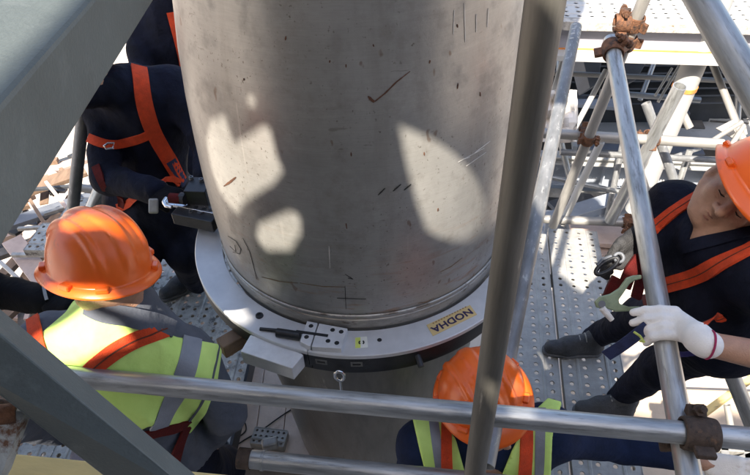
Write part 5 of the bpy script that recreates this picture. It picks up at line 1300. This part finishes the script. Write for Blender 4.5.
# ---------------------------------------------------------------- hooks and lanyards held by the right hand worker
h = thing('snap_hook', 'shiny steel snap hook held in the grey glove', 'hook', unp(608, 266, 1.68))
c = unp(607, 266, 1.68); a = nrm(_u * .8 - _v * .55); b = nrm(_u * .35 + _v * .55 + TOC * .2)
ringp = [c + a * .036 * math.cos(s) + b * .0125 * math.sin(s) for s in np.linspace(0, 2 * math.pi, 28, endpoint=False)]
gobj('loop', G().path(ringp, .0058, 10, True), M['black'], h, True)
gobj('gate', G().path([c - a * .02 - b * .016, c - b * .021, c + a * .026 - b * .014], .0048, 10), M['mid_steel'], h, True)
gobj('eye', G().path([c + a * .040 + (a * .012 * math.cos(s) + b * .012 * math.sin(s)) for s in np.linspace(0, 2 * math.pi, 18, endpoint=False)], .0042, 8, True), M['mid_steel'], h, True)
h = thing('scaffold_hook', 'pale green scaffold hook hanging beside the white glove', 'hook', unp(618, 305, 1.55))
D = 1.60
def pp(x, y, d=D): return unp(x, y, d)
outer_ = [(595, 302), (600, 297), (611, 294), (620, 288), (627, 278), (634, 275.5), (642, 275), (642, 279), (635, 280.5), (630, 284), (624, 293), (619, 300), (620, 304), (630, 307), (641, 306.5), (641, 310), (628, 311.5), (616, 312), (607, 308.5), (597, 308)]
gobj('frame', G().prism([pp(*o_) for o_ in outer_], nrm(_fw) * .010), M['hook'], h, False, .0028)
gobj('hinge', G().tube(pp(602, 304, D - .004), pp(602, 304, D + .014), .009, 16), M['mid_steel'], h, True)
gobj('latch', G().path([pp(602, 308, D - .004), pp(607, 314, D - .004), pp(612, 320, D - .004)], [.009, .0085, .007], 12), M['glove'], h, True)
h = thing('lanyard', 'navy webbing lanyard hanging below the white glove', 'lanyard', unp(620, 345, 1.6))
def ribbon(pts, w, mt_, nm, par, th=.003):
    P = np.array([unp(*p_) for p_ in pts]); t_ = np.linspace(0, len(P) - 1, 6 * len(P)); P = np.stack([np.interp(t_, np.arange(len(P)), P[:, i]) for i in range(3)], 1)
    for _ in range(6): P[1:-1] = .5 * P[1:-1] + .25 * (P[:-2] + P[2:])
    T_ = np.gradient(P, axis=0); v = []; f = []
    for i in range(len(P)):
        tn = nrm(T_[i]); s_ = nrm(np.cross(tn, TOC)); n_ = np.cross(s_, tn)
        for a_, b_ in ((-1, 1), (1, 1), (1, -1), (-1, -1)): v.append(P[i] + s_ * w / 2 * a_ + n_ * th / 2 * b_)
        if i:
            b0 = 4 * (i - 1)
            for k in range(4): f.append((b0 + k, b0 + (k + 1) % 4, b0 + 4 + (k + 1) % 4, b0 + 4 + k))
    f.append((3, 2, 1, 0)); n0 = len(v) - 4; f.append((n0, n0 + 1, n0 + 2, n0 + 3))
    return gobj(nm, type('o', (), {'v': v, 'f': f})(), mt_, par, True)
ribbon([(606, 356, 1.56), (622, 346, 1.53), (638, 334, 1.50), (648, 326, 1.49)], .030, M['lanyard'], 'webbing', h)
ribbon([(666, 350, 1.52), (682, 355, 1.49), (696, 353, 1.47)], .012, mat('violet webbing', (.05, .05, .22), .8, 0, .2, 40), 'webbing_end', h)
gobj('label_loop', G().path([pp(634, 332, 1.47), pp(640, 336, 1.46), pp(644, 342, 1.46), pp(640, 341, 1.47)], .003, 8), mat('yellow green loop', (.42, .47, .10), .7, 0, .2, 40), h, True)
h = thing('energy_absorber', 'dark red pouch on straps between grey glove and scaffold hook', 'pouch', unp(632, 290, 1.62))
for pts, w, m_ in [([(640, 258, 1.72), (630, 272, 1.70), (624, 288, 1.7)], .034, 'strap_dark'), ([(644, 262, 1.72), (640, 282, 1.70), (636, 298, 1.68)], .026, 'strap_dark'), ([(618, 278, 1.70), (612, 290, 1.70), (606, 306, 1.72)], .035, 'strap_dark')]:
    ribbon(pts, w, M[m_], 'webbing', h, .012)

# ================================================================== overhead: added sheet out of view, openings cut to shape shade and sun patches
from mathutils.geometry import delaunay_2d_cdt
ZT = 3.6
SHX, SHY = -SUN[0] / SUN[2] * (4.6 - ZT), -SUN[1] / SUN[2] * (4.6 - ZT)
def up_to(P, z=None):
    z = ZT if z is None else z
    P = np.asarray(P, float); k = (z - P[2]) / SUN[2]; Q = P + SUN * k; return (float(Q[0]), float(Q[1]))
def pipe_poly(pts, n=4):
    out = []
    for a, c in zip(pts, pts[1:] + pts[:1]):
        for s in range(n): out.append(up_to(on_pipe(a[0] + (c[0] - a[0]) * s / n, a[1] + (c[1] - a[1]) * s / n)))
    return out
openings = [
    pipe_poly([(400, 125), (414, 130), (435, 139), (455, 153), (470, 168), (480, 185), (486, 205), (484, 228), (468, 240), (448, 240), (428, 232), (418, 205), (410, 175), (404, 150)]),
    pipe_poly([(210, 119), (224, 114), (229, 130), (234, 143), (250, 133), (262, 125), (270, 127), (272, 138), (277, 157), (283, 170), (273, 183), (243, 202), (237, 214), (220, 193), (211, 168), (206, 140)]),
    pipe_poly([(259, 223), (290, 210), (299, 214), (301, 232), (290, 250), (266, 250), (256, 238)]),
    pipe_poly([(247, 96), (252, 94.5), (255.5, 98), (255, 104), (250, 105.5), (247, 102)]),
]
def zpoly(pts, n=3):
    """outline of a sunlit area, given as points (x, y, distance)"""
    out = []
    for a, c in zip(pts, pts[1:] + pts[:1]):
        for s in range(n): out.append(up_to(unp(*[a[i] + (c[i] - a[i]) * s / n for i in range(3)])))
    return out
openings += [
    zpoly([(58, 332, 1.50), (92, 306, 1.45), (138, 322, 1.46), (150, 342, 1.48), (112, 362, 1.56), (66, 362, 1.56)]),                       # upper back of the vest
    zpoly([(86, 222, 1.34), (100, 212, 1.34), (140, 225, 1.34), (152, 245, 1.34), (130, 232, 1.34), (100, 236, 1.34), (84, 232, 1.34)]),                          # helmet crown
    zpoly([(504, 366, 1.46), (520, 374, 1.46), (540, 404, 1.5), (516, 404, 1.48)]),
    [up_to(A0 - dA * .05 + w1 * .011), up_to(A0 + dA * .40 + w1 * .011), up_to(A0 + dA * .40 + w1 * .09), up_to(A0 - dA * .05 + w1 * .09)],                                  # top of the girder
    zpoly([(196, 300, 1.85), (226, 300, 1.72), (240, 322, 1.66), (224, 322, 1.72)]),
]
outline = [(-6.15, -5.54), (-0.45, -5.54), (-0.45, -2.5), (-0.18, -2.4), (-0.22, -1.3), (-0.16, -0.5), (-0.35, -0.22), (-1.1, -0.3), (-1.35, 0.26), (-3.05, 0.56), (-3.5, -0.1), (-6.15, -0.1)]
openings.append([(-0.78, -1.40), (-0.68, -1.60), (-0.58, -1.70), (-0.53, -1.5), (-0.50, -1.15), (-0.46, -0.86), (-0.60, -0.80), (-0.70, -1.0), (-0.80, -1.22)])
outline = [(x + SHX, y + SHY) for x, y in outline]; openings[-1] = [(x + SHX, y + SHY) for x, y in openings[-1]]
openings.append([up_to(onz(x, y, -0.124)) for x, y in ((236, 398), (262, 390), (300, 396), (308, 446), (244, 456), (230, 450))])
def inside(p, poly):
    c = False; n_ = len(poly)
    for i in range(n_):
        (ax_, ay), (bx_, by) = poly[i], poly[(i + 1) % n_]
        if (ay > p[1]) != (by > p[1]) and p[0] < (bx_ - ax_) * (p[1] - ay) / (by - ay) + ax_: c = not c
    return c
pts = []; edges = []
for pl in [outline] + openings:
    b = len(pts); pts += [Vector(p) for p in pl]; edges += [(b + i, b + (i + 1) % len(pl)) for i in range(len(pl))]
vo, eo, fo_, *_ = delaunay_2d_cdt(pts, edges, [], 0, 1e-5)
faces = []
for f in fo_:
    c = sum((vo[i] for i in f), Vector((0, 0))) / len(f)
    if inside(c, outline) and not any(inside(c, o_) for o_ in openings): faces.append(tuple(f))
mask_sheet = mk('sun_mask', [(p[0], p[1], ZT) for p in vo], faces, M['mask_sheet'], None, label='added grey sheet above the view, openings cut to shape the sun patches', cat='sun_mask')
s_ = mask_sheet.modifiers.new('th', 'SOLIDIFY'); s_.thickness = .004

# added wall out of view behind the camera, cuts sky and bounce light
v = []; f = []; nw = 240
for i in range(nw):
    x = -9 + 18 * i / (nw - 1); y = -4.6 + .035 * math.sin(i * math.pi / 2 + .4)
    v += [(x, y, GZ), (x, y, 6.6), (x, y - .1, 6.6), (x, y - .1, GZ)]
for i in range(nw - 1):
    b = 4 * i
    for k in range(3): f.append((b + k, b + 4 + k, b + 5 + k, b + 1 + k))
mk('light_block_wall', v, f, mat('dark corrugated screen', (.05, .055, .06), .7, 0, .2, 2), None, label='dark corrugated screen added out of view behind the photographer to cut stray light', cat='wall')
